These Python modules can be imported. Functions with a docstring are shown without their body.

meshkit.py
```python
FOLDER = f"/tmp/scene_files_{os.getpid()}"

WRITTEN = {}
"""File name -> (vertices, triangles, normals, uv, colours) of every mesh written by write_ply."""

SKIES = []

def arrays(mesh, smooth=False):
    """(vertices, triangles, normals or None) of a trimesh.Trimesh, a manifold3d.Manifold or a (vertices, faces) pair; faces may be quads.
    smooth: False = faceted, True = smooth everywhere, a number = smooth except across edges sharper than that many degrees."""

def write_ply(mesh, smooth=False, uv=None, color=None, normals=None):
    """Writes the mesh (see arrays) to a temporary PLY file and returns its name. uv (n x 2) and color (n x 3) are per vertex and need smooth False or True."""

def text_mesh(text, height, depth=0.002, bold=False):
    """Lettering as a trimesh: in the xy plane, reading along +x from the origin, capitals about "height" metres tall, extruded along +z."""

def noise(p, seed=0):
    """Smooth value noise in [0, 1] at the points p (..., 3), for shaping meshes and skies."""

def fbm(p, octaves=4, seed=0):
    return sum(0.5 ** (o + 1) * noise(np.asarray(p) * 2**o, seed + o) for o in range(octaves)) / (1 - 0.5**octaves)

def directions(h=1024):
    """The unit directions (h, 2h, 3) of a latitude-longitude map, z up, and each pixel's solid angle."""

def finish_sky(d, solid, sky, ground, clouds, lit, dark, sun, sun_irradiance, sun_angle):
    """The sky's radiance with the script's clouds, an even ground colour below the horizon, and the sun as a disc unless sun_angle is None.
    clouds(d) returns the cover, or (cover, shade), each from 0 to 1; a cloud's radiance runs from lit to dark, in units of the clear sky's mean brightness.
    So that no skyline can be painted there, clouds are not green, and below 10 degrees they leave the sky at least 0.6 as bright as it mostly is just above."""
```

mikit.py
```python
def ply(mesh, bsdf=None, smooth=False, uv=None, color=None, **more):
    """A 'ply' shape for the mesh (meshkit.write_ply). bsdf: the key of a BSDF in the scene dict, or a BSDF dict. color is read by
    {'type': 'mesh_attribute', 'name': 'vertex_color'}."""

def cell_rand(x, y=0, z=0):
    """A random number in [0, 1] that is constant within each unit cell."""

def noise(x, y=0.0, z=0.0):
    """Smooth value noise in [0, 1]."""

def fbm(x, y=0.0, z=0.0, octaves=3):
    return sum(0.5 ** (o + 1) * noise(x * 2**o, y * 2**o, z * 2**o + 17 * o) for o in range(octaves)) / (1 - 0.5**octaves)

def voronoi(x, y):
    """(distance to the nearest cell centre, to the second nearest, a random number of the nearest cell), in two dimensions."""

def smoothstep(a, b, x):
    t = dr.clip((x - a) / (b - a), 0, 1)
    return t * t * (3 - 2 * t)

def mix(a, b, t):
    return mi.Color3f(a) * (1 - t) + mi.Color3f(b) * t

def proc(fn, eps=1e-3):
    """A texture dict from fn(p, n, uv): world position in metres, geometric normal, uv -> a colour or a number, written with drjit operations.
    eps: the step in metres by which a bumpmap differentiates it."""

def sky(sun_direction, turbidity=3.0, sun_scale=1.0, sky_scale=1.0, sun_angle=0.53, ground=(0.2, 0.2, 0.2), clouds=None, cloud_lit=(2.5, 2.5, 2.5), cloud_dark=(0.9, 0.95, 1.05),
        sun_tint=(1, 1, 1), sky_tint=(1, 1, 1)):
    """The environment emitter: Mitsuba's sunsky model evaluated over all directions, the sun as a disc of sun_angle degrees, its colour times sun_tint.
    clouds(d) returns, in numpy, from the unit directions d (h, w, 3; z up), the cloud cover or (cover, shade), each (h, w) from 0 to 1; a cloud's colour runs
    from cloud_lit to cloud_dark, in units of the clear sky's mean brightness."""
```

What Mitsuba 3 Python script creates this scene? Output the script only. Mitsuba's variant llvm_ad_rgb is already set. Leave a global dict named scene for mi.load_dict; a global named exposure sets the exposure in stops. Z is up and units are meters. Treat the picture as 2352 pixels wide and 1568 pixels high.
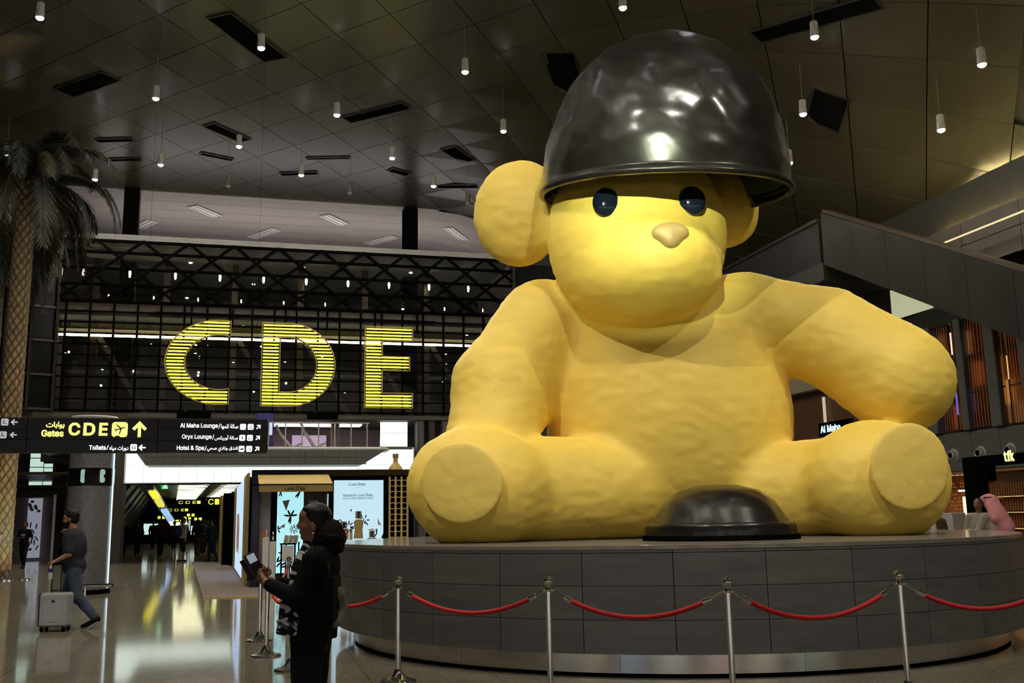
import math, random, glob, numpy as np, trimesh, mitsuba as mi, drjit as dr, mikit, meshkit
from shapely.geometry import Polygon, box as sbox, Point, LineString, MultiPolygon
import shapely
from shapely import affinity, union_all
T = mi.ScalarTransform4f
scene, labels = {}, {}
rng = random.Random(7)

# ------------------------------------------------------------------ camera, sky, lights, exposure
EYE = np.array([0, 0, 1.51]); PITCH, ROLL = math.atan(407 / 2270), math.radians(1.0)
_F = np.array([0, math.cos(PITCH), math.sin(PITCH)]); _U = np.array([0, -math.sin(PITCH), math.cos(PITCH)])
_U = math.cos(ROLL) * _U + math.sin(ROLL) * np.array([1.0, 0, 0])
scene['camera'] = {'type': 'perspective', 'fov': 54.774, 'fov_axis': 'x', 'near_clip': 0.05, 'far_clip': 400.0,
                   'to_world': T().look_at(origin=EYE.tolist(), target=(EYE + _F).tolist(), up=_U.tolist())}
exposure = 0.0
scene['ambient'] = {'type': 'constant', 'radiance': {'type': 'rgb', 'value': [0.045, 0.042, 0.036]}, 'sampling_weight': 2.0}


def spot(name, o, t, inten, col, cut=30, beam=18):
    scene[name] = {'type': 'spot', 'to_world': T().look_at(origin=list(o), target=list(t), up=[0.01, 0.02, 1]),
                   'intensity': {'type': 'rgb', 'value': [inten * c for c in col]}, 'cutoff_angle': cut, 'beam_width': beam, 'sampling_weight': 6.0}


WARM = (1.0, 0.93, 0.80)
# the hall's own ceiling spotlights, above and behind the camera, plus an added face spot
spot('spot_a', (-5.0, 1.5, 13.6), (1.6, 12.6, 3.6), 230, WARM, 19, 12)
spot('spot_b', (3.0, 0.0, 14.2), (2.2, 12.6, 3.4), 190, WARM, 19, 12)
spot('spot_c', (11.0, 3.5, 13.0), (2.8, 12.6, 3.0), 140, WARM, 20, 13)
spot('added_face_spot', (-3.0, -11.0, 7.6), (1.7, 11.6, 5.35), 2900, (0.93, 1.0, 0.70), 3.9, 1.2)  # added low spot, brightens the face under the hat brim

# ------------------------------------------------------------------ helpers
ANG = math.radians(15.0)                      # the building's axes stand 15 degrees off the view
GC, GS = math.cos(ANG), math.sin(ANG)
GM = T().rotate([0, 0, 1], 15.0)
GN = np.array([[GC, -GS, 0, 0], [GS, GC, 0, 0], [0, 0, 1, 0], [0, 0, 0, 1.0]])


def W(u, v, z=0.0):
    return np.array([u * GC - v * GS, u * GS + v * GC, z])


def UV(x, y):
    return x * GC + y * GS, -x * GS + y * GC


def nth(i, n):
    w = ('first', 'second', 'third', 'fourth', 'fifth', 'sixth', 'seventh', 'eighth', 'ninth', 'tenth')
    if i == 0: return 'leftmost'
    if i == n - 1: return 'rightmost'
    return w[i] + ' from the left' if i < (n + 1) // 2 else w[n - 1 - i] + ' from the right'


def rgb(c):
    return {'type': 'rgb', 'value': [float(x) for x in c]}


MATS = set()


def mat(name, color, rough=0.5, metal=0.0, spec=0.5, **more):
    if name.startswith('cloth'): spec = 0.12
    d = {'type': 'principled', 'base_color': color if isinstance(color, dict) else rgb(color), 'roughness': rough, 'metallic': metal, 'specular': spec, **more}
    scene['mat_' + name] = {'type': 'twosided', 'bsdf': d}
    MATS.add(name)


def numbered(name):
    if name not in USED:
        USED.add(name)
        return name
    n = 1
    while f'{name}_{n:03d}' in USED:
        n = LAST.get(name, 0) + 1
        LAST[name] = n
    USED.add(f'{name}_{n:03d}')
    return f'{name}_{n:03d}'


USED, LAST = set(), {}


def P(mesh, smooth=False):
    return mikit.ply(mesh, None, smooth)


def add(name, mesh, m, parent=None, smooth=False, M=None, emit=None, w=0.02):
    """One entry of the scene; mesh: trimesh or a shared ply dict; M: to_world."""
    key = numbered((parent + '__' if parent else '') + name)
    d = dict(mesh) if isinstance(mesh, dict) else P(mesh, smooth)
    d['bsdf'] = {'type': 'ref', 'id': 'mat_' + m}
    if M is not None:
        d['to_world'] = M
    if emit is not None:
        d['emitter'] = {'type': 'area', 'radiance': rgb(emit), 'sampling_weight': w}
    scene[key] = d
    return key


def tag(key, label, cat=None, group=None, kind=None):
    labels[key] = {'label': label}
    if cat: labels[key]['category'] = cat
    if group: labels[key]['group'] = group
    if kind: labels[key]['kind'] = kind
    return key


def thing(name, label, cat, group=None, kind=None):
    return tag(numbered(name), label, cat, group, kind)


def struct(key, label=None):
    labels[key] = {'kind': 'structure'}
    if label: labels[key]['label'] = label
    return key


def tf(mesh, M):
    m = mesh.copy(); m.apply_transform(M); return m


def g(mesh):
    return tf(mesh, GN)


def bx(x0, x1, y0, y1, z0, z1):
    m = trimesh.creation.box((x1 - x0, y1 - y0, z1 - z0)); m.apply_translation(((x0 + x1) / 2, (y0 + y1) / 2, (z0 + z1) / 2)); return m


def cbx(x0, x1, y0, y1, z0, z1, c=0.01):
    """Box with chamfered vertical and horizontal edges."""
    pts = []
    for x, sx in ((x0, 1), (x1, -1)):
        for y, sy in ((y0, 1), (y1, -1)):
            for z, sz in ((z0, 1), (z1, -1)):
                pts += [(x + sx * c, y + sy * c, z), (x + sx * c, y, z + sz * c), (x, y + sy * c, z + sz * c)]
    return trimesh.convex.convex_hull(np.array(pts))


def cat(ms):
    return trimesh.util.concatenate(list(ms))


def tube(pts, r, n=8, cap=True):
    p = np.asarray(pts, float); r = np.broadcast_to(np.asarray(r, float), (len(p),))
    t = np.gradient(p, axis=0); t /= np.linalg.norm(t, axis=1, keepdims=True) + 1e-12
    a = np.cross(t[0], [0, 0, 1.0] if abs(t[0][2]) < 0.9 else [1.0, 0, 0]); a /= np.linalg.norm(a)
    ring, rows = np.arange(n) * 2 * math.pi / n, []
    for i in range(len(p)):
        a = a - t[i] * (a @ t[i]); a /= np.linalg.norm(a) + 1e-12
        b = np.cross(t[i], a)
        rows.append(p[i] + r[i] * (np.cos(ring)[:, None] * a + np.sin(ring)[:, None] * b))
    v = np.vstack(rows); f = []
    for i in range(len(p) - 1):
        for j in range(n):
            q = [i * n + j, i * n + (j + 1) % n, (i + 1) * n + (j + 1) % n, (i + 1) * n + j]
            f += [[q[0], q[1], q[2]], [q[0], q[2], q[3]]]
    if cap:
        for j in range(1, n - 1):
            f += [[0, j + 1, j], [len(v) - n, len(v) - n + j, len(v) - n + j + 1]]
    m = trimesh.Trimesh(v, f, process=False)
    return m


def bar(a, b, w, h=None):
    """A square bar from a to b."""
    a, b = np.asarray(a, float), np.asarray(b, float); d = b - a; L = np.linalg.norm(d); d /= L
    s = np.cross(d, [0, 0, 1.0] if abs(d[2]) < 0.95 else [0, 1.0, 0]); s /= np.linalg.norm(s); t = np.cross(s, d)
    m = trimesh.creation.box((L, w, h or w)); M = np.eye(4); M[:3, 0], M[:3, 1], M[:3, 2], M[:3, 3] = d, s, t, (a + b) / 2
    m.apply_transform(M); return m


def lathe(prof, n=32, M=None):
    m = trimesh.creation.revolve(np.asarray(prof, float), sections=n)
    if M is not None: m.apply_transform(M)
    return m


def prism(poly, d):
    """Extrudes a polygon (or several) along +z."""
    gs = getattr(poly, 'geoms', [poly])
    return cat([trimesh.creation.extrude_polygon(q, d, engine='earcut') for q in gs if q.area > 1e-7])


def front(u, v, z):
    """Places xy drawings on a wall of the building facing the hall (towards -v): x to the right, y up."""
    M = np.eye(4); M[:3, 0], M[:3, 1], M[:3, 2], M[:3, 3] = (1, 0, 0), (0, 0, 1), (0, -1, 0), (u, v, z)
    return GN @ M


def side(u, v, z):
    """The same on the right wall, facing -u: x runs towards the camera."""
    M = np.eye(4); M[:3, 0], M[:3, 1], M[:3, 2], M[:3, 3] = (0, -1, 0), (0, 0, 1), (-1, 0, 0), (u, v, z)
    return GN @ M


def sided(u, v, z):
    """The same on a wall facing -u seen from the corridor at its left (x runs towards -v)."""
    return side(u, v, z)


FONTS = {}


def lettering(text, height, font='Inter', bold=1, thin=False):
    """Lettering as polygons: capitals about height tall, from the origin along +x."""
    from PIL import Image, ImageDraw, ImageFont
    if font not in FONTS:
        FONTS[font] = ImageFont.truetype(glob.glob(f'/opt/blender-*/*/datafiles/fonts/{font}*')[0], 96)
    f = FONTS[font]
    x0, y0, x1, y1 = f.getbbox(text, anchor='ls', stroke_width=bold)
    im = Image.new('L', (x1 - x0 + 8, y1 - y0 + 8))
    ImageDraw.Draw(im).text((4 - x0, 4 - y0), text, 255, f, anchor='ls', stroke_width=bold)
    on = np.pad(np.asarray(im) > 127, ((0, 0), (1, 1))).astype(np.int8)
    rows, st = np.nonzero(np.diff(on, axis=1) == 1); en = np.nonzero(np.diff(on, axis=1) == -1)[1]
    s = height / 70.0
    shp = union_all(shapely.box(st, -rows - 1, en, -rows)).buffer(0.6).buffer(-0.6).simplify(1.0)
    return affinity.affine_transform(shp, [s, 0, 0, s, -4 * s, (4 - y0) * s])


def fit(poly, x0, x1, y0=None, y1=None):
    a, b, c, d = poly.bounds
    sx = (x1 - x0) / (c - a); sy = sx if y0 is None else (y1 - y0) / (d - b)
    return affinity.affine_transform(poly, [sx, 0, 0, sy, x0 - a * sx, (y0 - b * sy) if y0 is not None else 0])


def rrect(x0, x1, y0, y1, r):
    return sbox(x0 + r, y0 + r, x1 - r, y1 - r).buffer(r, quad_segs=4)


# smooth unions of capsules and ellipsoids, meshed by surface nets: bodies, hair, clothes
def nets(v, lo, h):
    s = v < 0; n = np.array(v.shape) - 1
    acc, cnt = np.zeros((*n, 3), np.float32), np.zeros(n, np.float32)
    for ax in range(3):
        o = [k for k in range(3) if k != ax]
        for a in (0, 1):
            for b in (0, 1):
                off = [0, 0, 0]; off[o[0]], off[o[1]] = a, b
                s0 = tuple(slice(off[k], off[k] + n[k]) for k in range(3)); off2 = list(off); off2[ax] = 1
                s1 = tuple(slice(off2[k], off2[k] + n[k]) for k in range(3))
                m = s[s0] != s[s1]
                t = np.where(m, v[s0] / np.where(m, v[s0] - v[s1], 1), 0)
                for k in range(3):
                    acc[..., k] += m * (off[k] + (t if k == ax else 0))
                cnt += m
    ok = cnt > 0; vid = np.full(n, -1, np.int64); vid[ok] = np.arange(ok.sum())
    verts = (np.argwhere(ok) + acc[ok] / cnt[ok][:, None]) * h + lo
    faces = []
    for ax in range(3):
        b, c = (ax + 1) % 3, (ax + 2) % 3
        sl0, sl1 = [slice(1, -1)] * 3, [slice(1, -1)] * 3
        sl0[ax], sl1[ax] = slice(0, -1), slice(1, None)
        s0, s1 = s[tuple(sl0)], s[tuple(sl1)]
        for flip, m in ((False, s0 & ~s1), (True, ~s0 & s1)):
            ix = np.argwhere(m)
            if not len(ix): continue
            base = ix.copy(); base[:, b] += 1; base[:, c] += 1
            def cell(db, dc):
                q = base.copy(); q[:, b] -= db; q[:, c] -= dc; return vid[q[:, 0], q[:, 1], q[:, 2]]
            q = np.stack([cell(1, 1), cell(0, 1), cell(0, 0), cell(1, 0)], 1)
            faces.append(q[:, ::-1] if flip else q)
    q = np.vstack(faces); f = np.vstack([q[:, [0, 1, 2]], q[:, [0, 2, 3]]])
    return trimesh.Trimesh(verts, f, process=False)


def rot(deg):
    a, b, c = np.radians(deg)
    X = np.array([[1, 0, 0], [0, math.cos(a), -math.sin(a)], [0, math.sin(a), math.cos(a)]])
    Y = np.array([[math.cos(b), 0, math.sin(b)], [0, 1, 0], [-math.sin(b), 0, math.cos(b)]])
    Z = np.array([[math.cos(c), -math.sin(c), 0], [math.sin(c), math.cos(c), 0], [0, 0, 1]])
    return Z @ Y @ X


def cap(a, b, ra, rb=None, k=None):
    return ('c', np.array(a, float), np.array(b, float), ra, ra if rb is None else rb, k)


def ell(c, r, d=(0, 0, 0), k=None):
    return ('e', np.array(c, float), np.array(np.broadcast_to(r, 3), float), rot(d), None, k)


def relax(m, n):
    from scipy.sparse import coo_matrix, diags
    e = np.unique(np.sort(np.vstack([m.faces[:, [0, 1]], m.faces[:, [1, 2]], m.faces[:, [2, 0]]]), axis=1), axis=0); N = len(m.vertices)
    A = coo_matrix((np.ones(2 * len(e)), (np.r_[e[:, 0], e[:, 1]], np.r_[e[:, 1], e[:, 0]])), shape=(N, N)).tocsr()
    A = diags(1 / np.maximum(np.asarray(A.sum(1)).ravel(), 1)) @ A; v = np.array(m.vertices)
    for _ in range(n):
        v = v + .5 * (A @ v - v); v = v - .52 * (A @ v - v)
    m.vertices = v


def blob(prims, h=0.02, k=0.03, smooth=0, flat=None):
    los, his = [], []
    for q in prims:
        if q[0] == 'c':
            r = max(q[3], q[4]); los.append(np.minimum(q[1], q[2]) - r); his.append(np.maximum(q[1], q[2]) + r)
        else:
            e = np.sqrt(((q[3] * q[2]) ** 2).sum(1)); los.append(q[1] - e); his.append(q[1] + e)
    los, his = np.array(los), np.array(his)
    pad = 3 * h + k * 0.6; lo = los.min(0) - pad; n = np.ceil((his.max(0) + pad - lo) / h).astype(int) + 1
    v = np.full(n, 1e3, np.float32)
    for q, l, u in zip(prims, los, his):
        kk = q[5] or k; m = kk + 2 * h
        i0 = np.maximum(0, np.floor((l - m - lo) / h).astype(int)); i1 = np.minimum(n, np.ceil((u + m - lo) / h).astype(int) + 1)
        sl = tuple(slice(a, b) for a, b in zip(i0, i1))
        ax = [(np.arange(i0[j], i1[j]) * h + lo[j]).astype(np.float32) for j in range(3)]
        p = np.stack(np.meshgrid(*ax, indexing='ij'), -1)
        if q[0] == 'c':
            ab = q[2] - q[1]; L2 = max(ab @ ab, 1e-9); t = np.clip(((p - q[1]) @ ab) / L2, 0, 1)
            d = np.linalg.norm(p - q[1] - t[..., None] * ab, axis=-1) - (q[3] + t * (q[4] - q[3]))
        else:
            z = (p - q[1]) @ q[3]; k0 = np.linalg.norm(z / q[2], axis=-1); k1 = np.linalg.norm(z / q[2] ** 2, axis=-1)
            d = k0 * (k0 - 1) / np.maximum(k1, 1e-6)
        c = v[sl]; hh = np.clip(0.5 + 0.5 * (c - d) / kk, 0, 1)
        v[sl] = np.where(c > 100, d, c * (1 - hh) + d * hh - kk * hh * (1 - hh))
    if flat is not None:   # cut flat below this height
        z = (np.arange(n[2]) * h + lo[2]); v = np.maximum(v, (flat - z)[None, None, :].astype(np.float32))
    m = nets(v, lo, h)
    if smooth: relax(m, smooth)
    return m


def wrinkle(m, amp, freq, seed=0, aniso=(1, 1, 1), oct=3):
    n = m.vertex_normals; m.vertices = m.vertices + n * (amp * (meshkit.fbm(m.vertices * freq * np.array(aniso), oct, seed) - 0.5) * 2)[:, None]
    return m


# ------------------------------------------------------------------ materials
n3, fb = mikit.noise, mikit.fbm


def stone_fn(base, var, fx, fz):
    def fn(p, n, uv):
        t = fb(p.x * fx + p.y * fx, p.z * fz, p.y * 2, 4)
        return mikit.mix([b * (1 - var) for b in base], [b * (1 + var) for b in base], t)
    return mikit.proc(fn)


def floor_fn(p, n, uv):
    u = p.x * GC + p.y * GS; v = -p.x * GS + p.y * GC
    s = mikit.cell_rand(p.x * 55, p.y * 55, 0)
    j = dr.minimum(dr.abs(u / 1.2 - dr.round(u / 1.2)), dr.abs(v / 1.2 - dr.round(v / 1.2))) * 1.2
    c = mikit.mix((0.085, 0.075, 0.055), (0.20, 0.18, 0.135), s * 0.6 + 0.4 * fb(p.x * 3, p.y * 3))
    return c * dr.select(j < 0.006, 0.55, 1.0)


def bear_fn(p, n, uv):
    t = fb(p.x * 1.3, p.y * 1.3, p.z * 1.3, 4); s = fb(p.x * 14, p.y * 14, p.z * 30, 2)
    return mikit.mix((0.72, 0.50, 0.080), (0.84, 0.64, 0.13), t * 0.8 + 0.2 * s)


def steel_fn(p, n, uv):
    return 0.16 + 0.10 * n3(p.z * 300, p.x * 2 + p.y * 2)


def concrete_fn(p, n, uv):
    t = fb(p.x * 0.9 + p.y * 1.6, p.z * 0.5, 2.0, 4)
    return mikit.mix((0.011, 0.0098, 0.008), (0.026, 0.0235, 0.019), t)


def floral_fn(p, n, uv):
    x, z = (p.x + p.y * 0.7) * 18.0, p.z * 18.0
    d, e, r = mikit.voronoi((x + z) * 0.75, (x - z) * 1.7)
    d2, e2, r2 = mikit.voronoi((x + z) * 1.6 + 7.3, (x - z) * 0.7 + 3.1)
    d3, e3, r3_ = mikit.voronoi((x + z) * 1.7 + 2.7, (x - z) * 0.75 + 5.9)
    white = dr.maximum(mikit.smoothstep(0.36, 0.29, d) * dr.select(r > 0.6, 1.0, 0.0), mikit.smoothstep(0.36, 0.29, d3) * dr.select(r3_ > 0.6, 1.0, 0.0))
    grey = mikit.smoothstep(0.42, 0.34, d2) * dr.select(r2 > 0.5, 1.0, 0.0)
    c = mikit.mix((0.008, 0.008, 0.010), (0.07, 0.07, 0.085), grey)
    return c * (1 - white) + mi.Color3f(0.48, 0.46, 0.46) * white


def denim_fn(p, n, uv):
    t = fb(p.x * 9, p.y * 9, p.z * 5, 3)
    return mikit.mix((0.016, 0.028, 0.055), (0.060, 0.085, 0.135), t)


def lattice_fn(p, n, uv):
    """etched triangle lattice of the totem column"""
    a = dr.atan2(p.y - TY, p.x - TX) * 0.49
    h = 0.22; q = p.z / h; w = a / 0.254
    l1 = dr.abs(q - dr.round(q)); l2 = w + q * 0.5; l3 = w - q * 0.5
    d = dr.minimum(l1 * 1.0, dr.minimum(dr.abs(l2 - dr.round(l2)), dr.abs(l3 - dr.round(l3))))
    return mikit.mix((0.27, 0.27, 0.27), (0.20, 0.20, 0.215), mikit.smoothstep(0.02, 0.05, d))


TX, TY = W(-3.5, 24.9)[:2]
mat('floor', mikit.proc(floor_fn), 0.07, 0.0, 1.0)
for i, (b, r) in enumerate((((0.034, 0.030, 0.017), 0.28), ((0.037, 0.033, 0.019), 0.28), ((0.032, 0.028, 0.016), 0.28))):
    mat(f'ceiling_{i}', b, r, 0.0, 0.4)
mat('pale_ceiling', (0.34, 0.31, 0.30), 0.5, 0.0, 0.3)
mat('ceiling_back', (0.006, 0.006, 0.006), 0.8)
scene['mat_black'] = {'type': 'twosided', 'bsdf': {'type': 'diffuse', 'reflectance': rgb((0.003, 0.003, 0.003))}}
mat('black_gloss', (0.005, 0.005, 0.006), 0.12)
mat('satin_black', (0.010, 0.010, 0.011), 0.3)
mat('dark_steel', (0.016, 0.015, 0.013), 0.4, 0.2)
mat('bronze', (0.040, 0.028, 0.017), 0.3, 0.6)
mat('dark_wall', (0.022, 0.020, 0.017), 0.5)
mat('upper_wall', (0.016, 0.0145, 0.011), 0.6, 0.0, 0.2)
mat('brown_wall', (0.062, 0.052, 0.042), 0.55, 0.0, 0.3)
mat('beige_wall', (0.30, 0.26, 0.19), 0.6)
mat('grey_panel', (0.085, 0.083, 0.080), 0.45)
mat('tile_grey', (0.10, 0.098, 0.088), 0.4)
mat('white', (0.72, 0.72, 0.70), 0.5)
mat('soft_grey', (0.42, 0.41, 0.41), 0.6)
mat('chrome', (0.86, 0.84, 0.80), 0.10, 1.0)
mat('brushed', (0.62, 0.60, 0.57), mikit.proc(steel_fn), 1.0)
mat('alu', (0.55, 0.55, 0.56), 0.3, 0.9)
mat('silver', (0.50, 0.50, 0.52), 0.32, 0.5)
mat('lamp_white', (0.34, 0.33, 0.31), 0.4)
mat('warm_tile', (0.19, 0.16, 0.13), 0.45)
mat('stone', stone_fn((0.064, 0.063, 0.060), 0.30, 3.0, 22.0), 0.45)
mat('stone_b', stone_fn((0.072, 0.070, 0.066), 0.30, 3.0, 22.0), 0.45)
mat('stone_top', stone_fn((0.14, 0.125, 0.10), 0.15, 4.0, 9.0), 0.12, 0.0, 0.6)
mat('joint', (0.008, 0.008, 0.008), 0.8)
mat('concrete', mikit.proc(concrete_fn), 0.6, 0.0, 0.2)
mat('bear', mikit.proc(bear_fn), 0.55, 0.0, 0.35, sheen=0.2)
mat('bear_pad', (0.78, 0.58, 0.13), 0.6)
mat('hat', (0.009, 0.0075, 0.0065), 0.22, 0.0, 0.55, clearcoat=0.3, clearcoat_gloss=0.9)
mat('hat_lining', (0.05, 0.085, 0.085), 0.5)
mat('eye', (0.006, 0.010, 0.022), 0.08, 0.0, 0.7)
mat('red_velvet', (0.46, 0.008, 0.012), 0.7, sheen=0.6)
mat('carpet', stone_fn((0.17, 0.135, 0.12), 0.12, 20.0, 20.0), 0.9)
mat('gold', (0.70, 0.50, 0.16), 0.45, 0.1)
mat('gold_dark', (0.40, 0.28, 0.09), 0.45, 0.1)
mat('navy_gloss', (0.010, 0.014, 0.035), 0.15)
mat('copper', (0.36, 0.15, 0.06), 0.3, 0.7)
mat('wood', (0.30, 0.14, 0.055), 0.45)
mat('wood_dark', (0.10, 0.045, 0.020), 0.5)
mat('orange_screen', (0.50, 0.19, 0.055), 0.5)
mat('bark', {'type': 'mesh_attribute', 'name': 'vertex_color'}, 0.85, 0.0, 0.15)
mat('frond', (0.006, 0.0065, 0.003), 0.5)
mat('frond_b', (0.022, 0.020, 0.007), 0.5)
mat('skin', (0.32, 0.165, 0.105), 0.5)
mat('skin_brown', (0.23, 0.105, 0.06), 0.45)
mat('skin_dark', (0.085, 0.042, 0.026), 0.5)
mat('hair', (0.006, 0.005, 0.005), 0.4, 0.0, 0.25)
mat('hair_soft', (0.009, 0.007, 0.006), 0.75, 0.0, 0.1)
mat('cloth_black', (0.0045, 0.0045, 0.005), 0.85)
mat('cloth_dark', (0.009, 0.009, 0.011), 0.85)
mat('cloth_charcoal', (0.032, 0.033, 0.042), 0.85)
mat('cloth_maroon', (0.055, 0.010, 0.014), 0.85)
mat('cloth_grey', (0.19, 0.18, 0.17), 0.85)
mat('cloth_white', (0.55, 0.54, 0.50), 0.85)
mat('cloth_beige', (0.36, 0.32, 0.27), 0.85)
mat('cloth_brown', (0.085, 0.050, 0.026), 0.85)
mat('cloth_teal', (0.012, 0.035, 0.035), 0.85)
mat('cloth_navy', (0.012, 0.018, 0.035), 0.85)
mat('cloth_khaki', (0.10, 0.08, 0.055), 0.85)
mat('pink', (0.62, 0.24, 0.26), 0.8)
mat('lips', (0.20, 0.05, 0.045), 0.4)
mat('floral', mikit.proc(floral_fn), 0.85, 0.0, 0.1)
mat('denim', mikit.proc(denim_fn), 0.85)
mat('totem', mikit.proc(lattice_fn), 0.3, 0.3)
mat('print_black', (0.005, 0.008, 0.010), 0.6)
mat('print_gold', (0.45, 0.33, 0.12), 0.5)
mat('print_peach', (0.60, 0.25, 0.14), 0.5)
mat('print_beige', (0.55, 0.47, 0.36), 0.5)
mat('print_grey', (0.12, 0.18, 0.20), 0.5)
mat('print_silver', (0.40, 0.38, 0.36), 0.3, 0.6)
mat('poster_grey', (0.33, 0.32, 0.34), 0.5)
mat('blue', (0.035, 0.03, 0.20), 0.4)
mat('purple_wall', (0.20, 0.15, 0.16), 0.6)
mat('lit', (0.3, 0.3, 0.3), 0.6)
scene['mat_pane'] = {'type': 'thindielectric'}
# ------------------------------------------------------------------ the hall: floor, ceiling, walls
struct(add('floor', g(bx(-45, 32, -14, 118, -0.3, 0.0)), 'floor'), 'dark polished terrazzo floor reflecting the lights')


def zc(u):
    return 17.0 - 5.0 * float(np.clip((u - 8) / 13, 0, 1.25)) ** 1.8


def cgrid(us, vs, dz):
    us, vs = np.array(us), np.array(vs); n, m = len(us), len(vs)
    v = np.array([[*W(u, w)[:2], zc(u) + dz] for u in us for w in vs]); f = []
    for i in range(n - 1):
        for j in range(m - 1):
            a, b, c, d = i * m + j, i * m + j + 1, (i + 1) * m + j + 1, (i + 1) * m + j; f += [[a, b, c], [a, c, d]]
    return trimesh.Trimesh(v, f, process=False)


struct(add('ceiling', cgrid(list(np.linspace(-45, 8, 12)) + list(np.linspace(8.5, 23, 30)), np.linspace(-14, 78, 30), 0.16), 'ceiling_back'), 'high dark bronze panelled ceiling dipping to the right')
# rhombic panels, each its own piece
LA, LB, LO = np.array([0.72, 1.95]), np.array([1.88, -1.22]), np.array([-10.7, 28.19])
_R = np.cross(_F, _U)


def seen(p, mx=60):
    d = np.asarray(p) - EYE; w = d @ _F
    return w > 1 and -mx < 1176 + 2270 * (d @ _R) / w < 2352 + mx and -mx < 784 - 2270 * (d @ _U) / w < 1568 + mx


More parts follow.
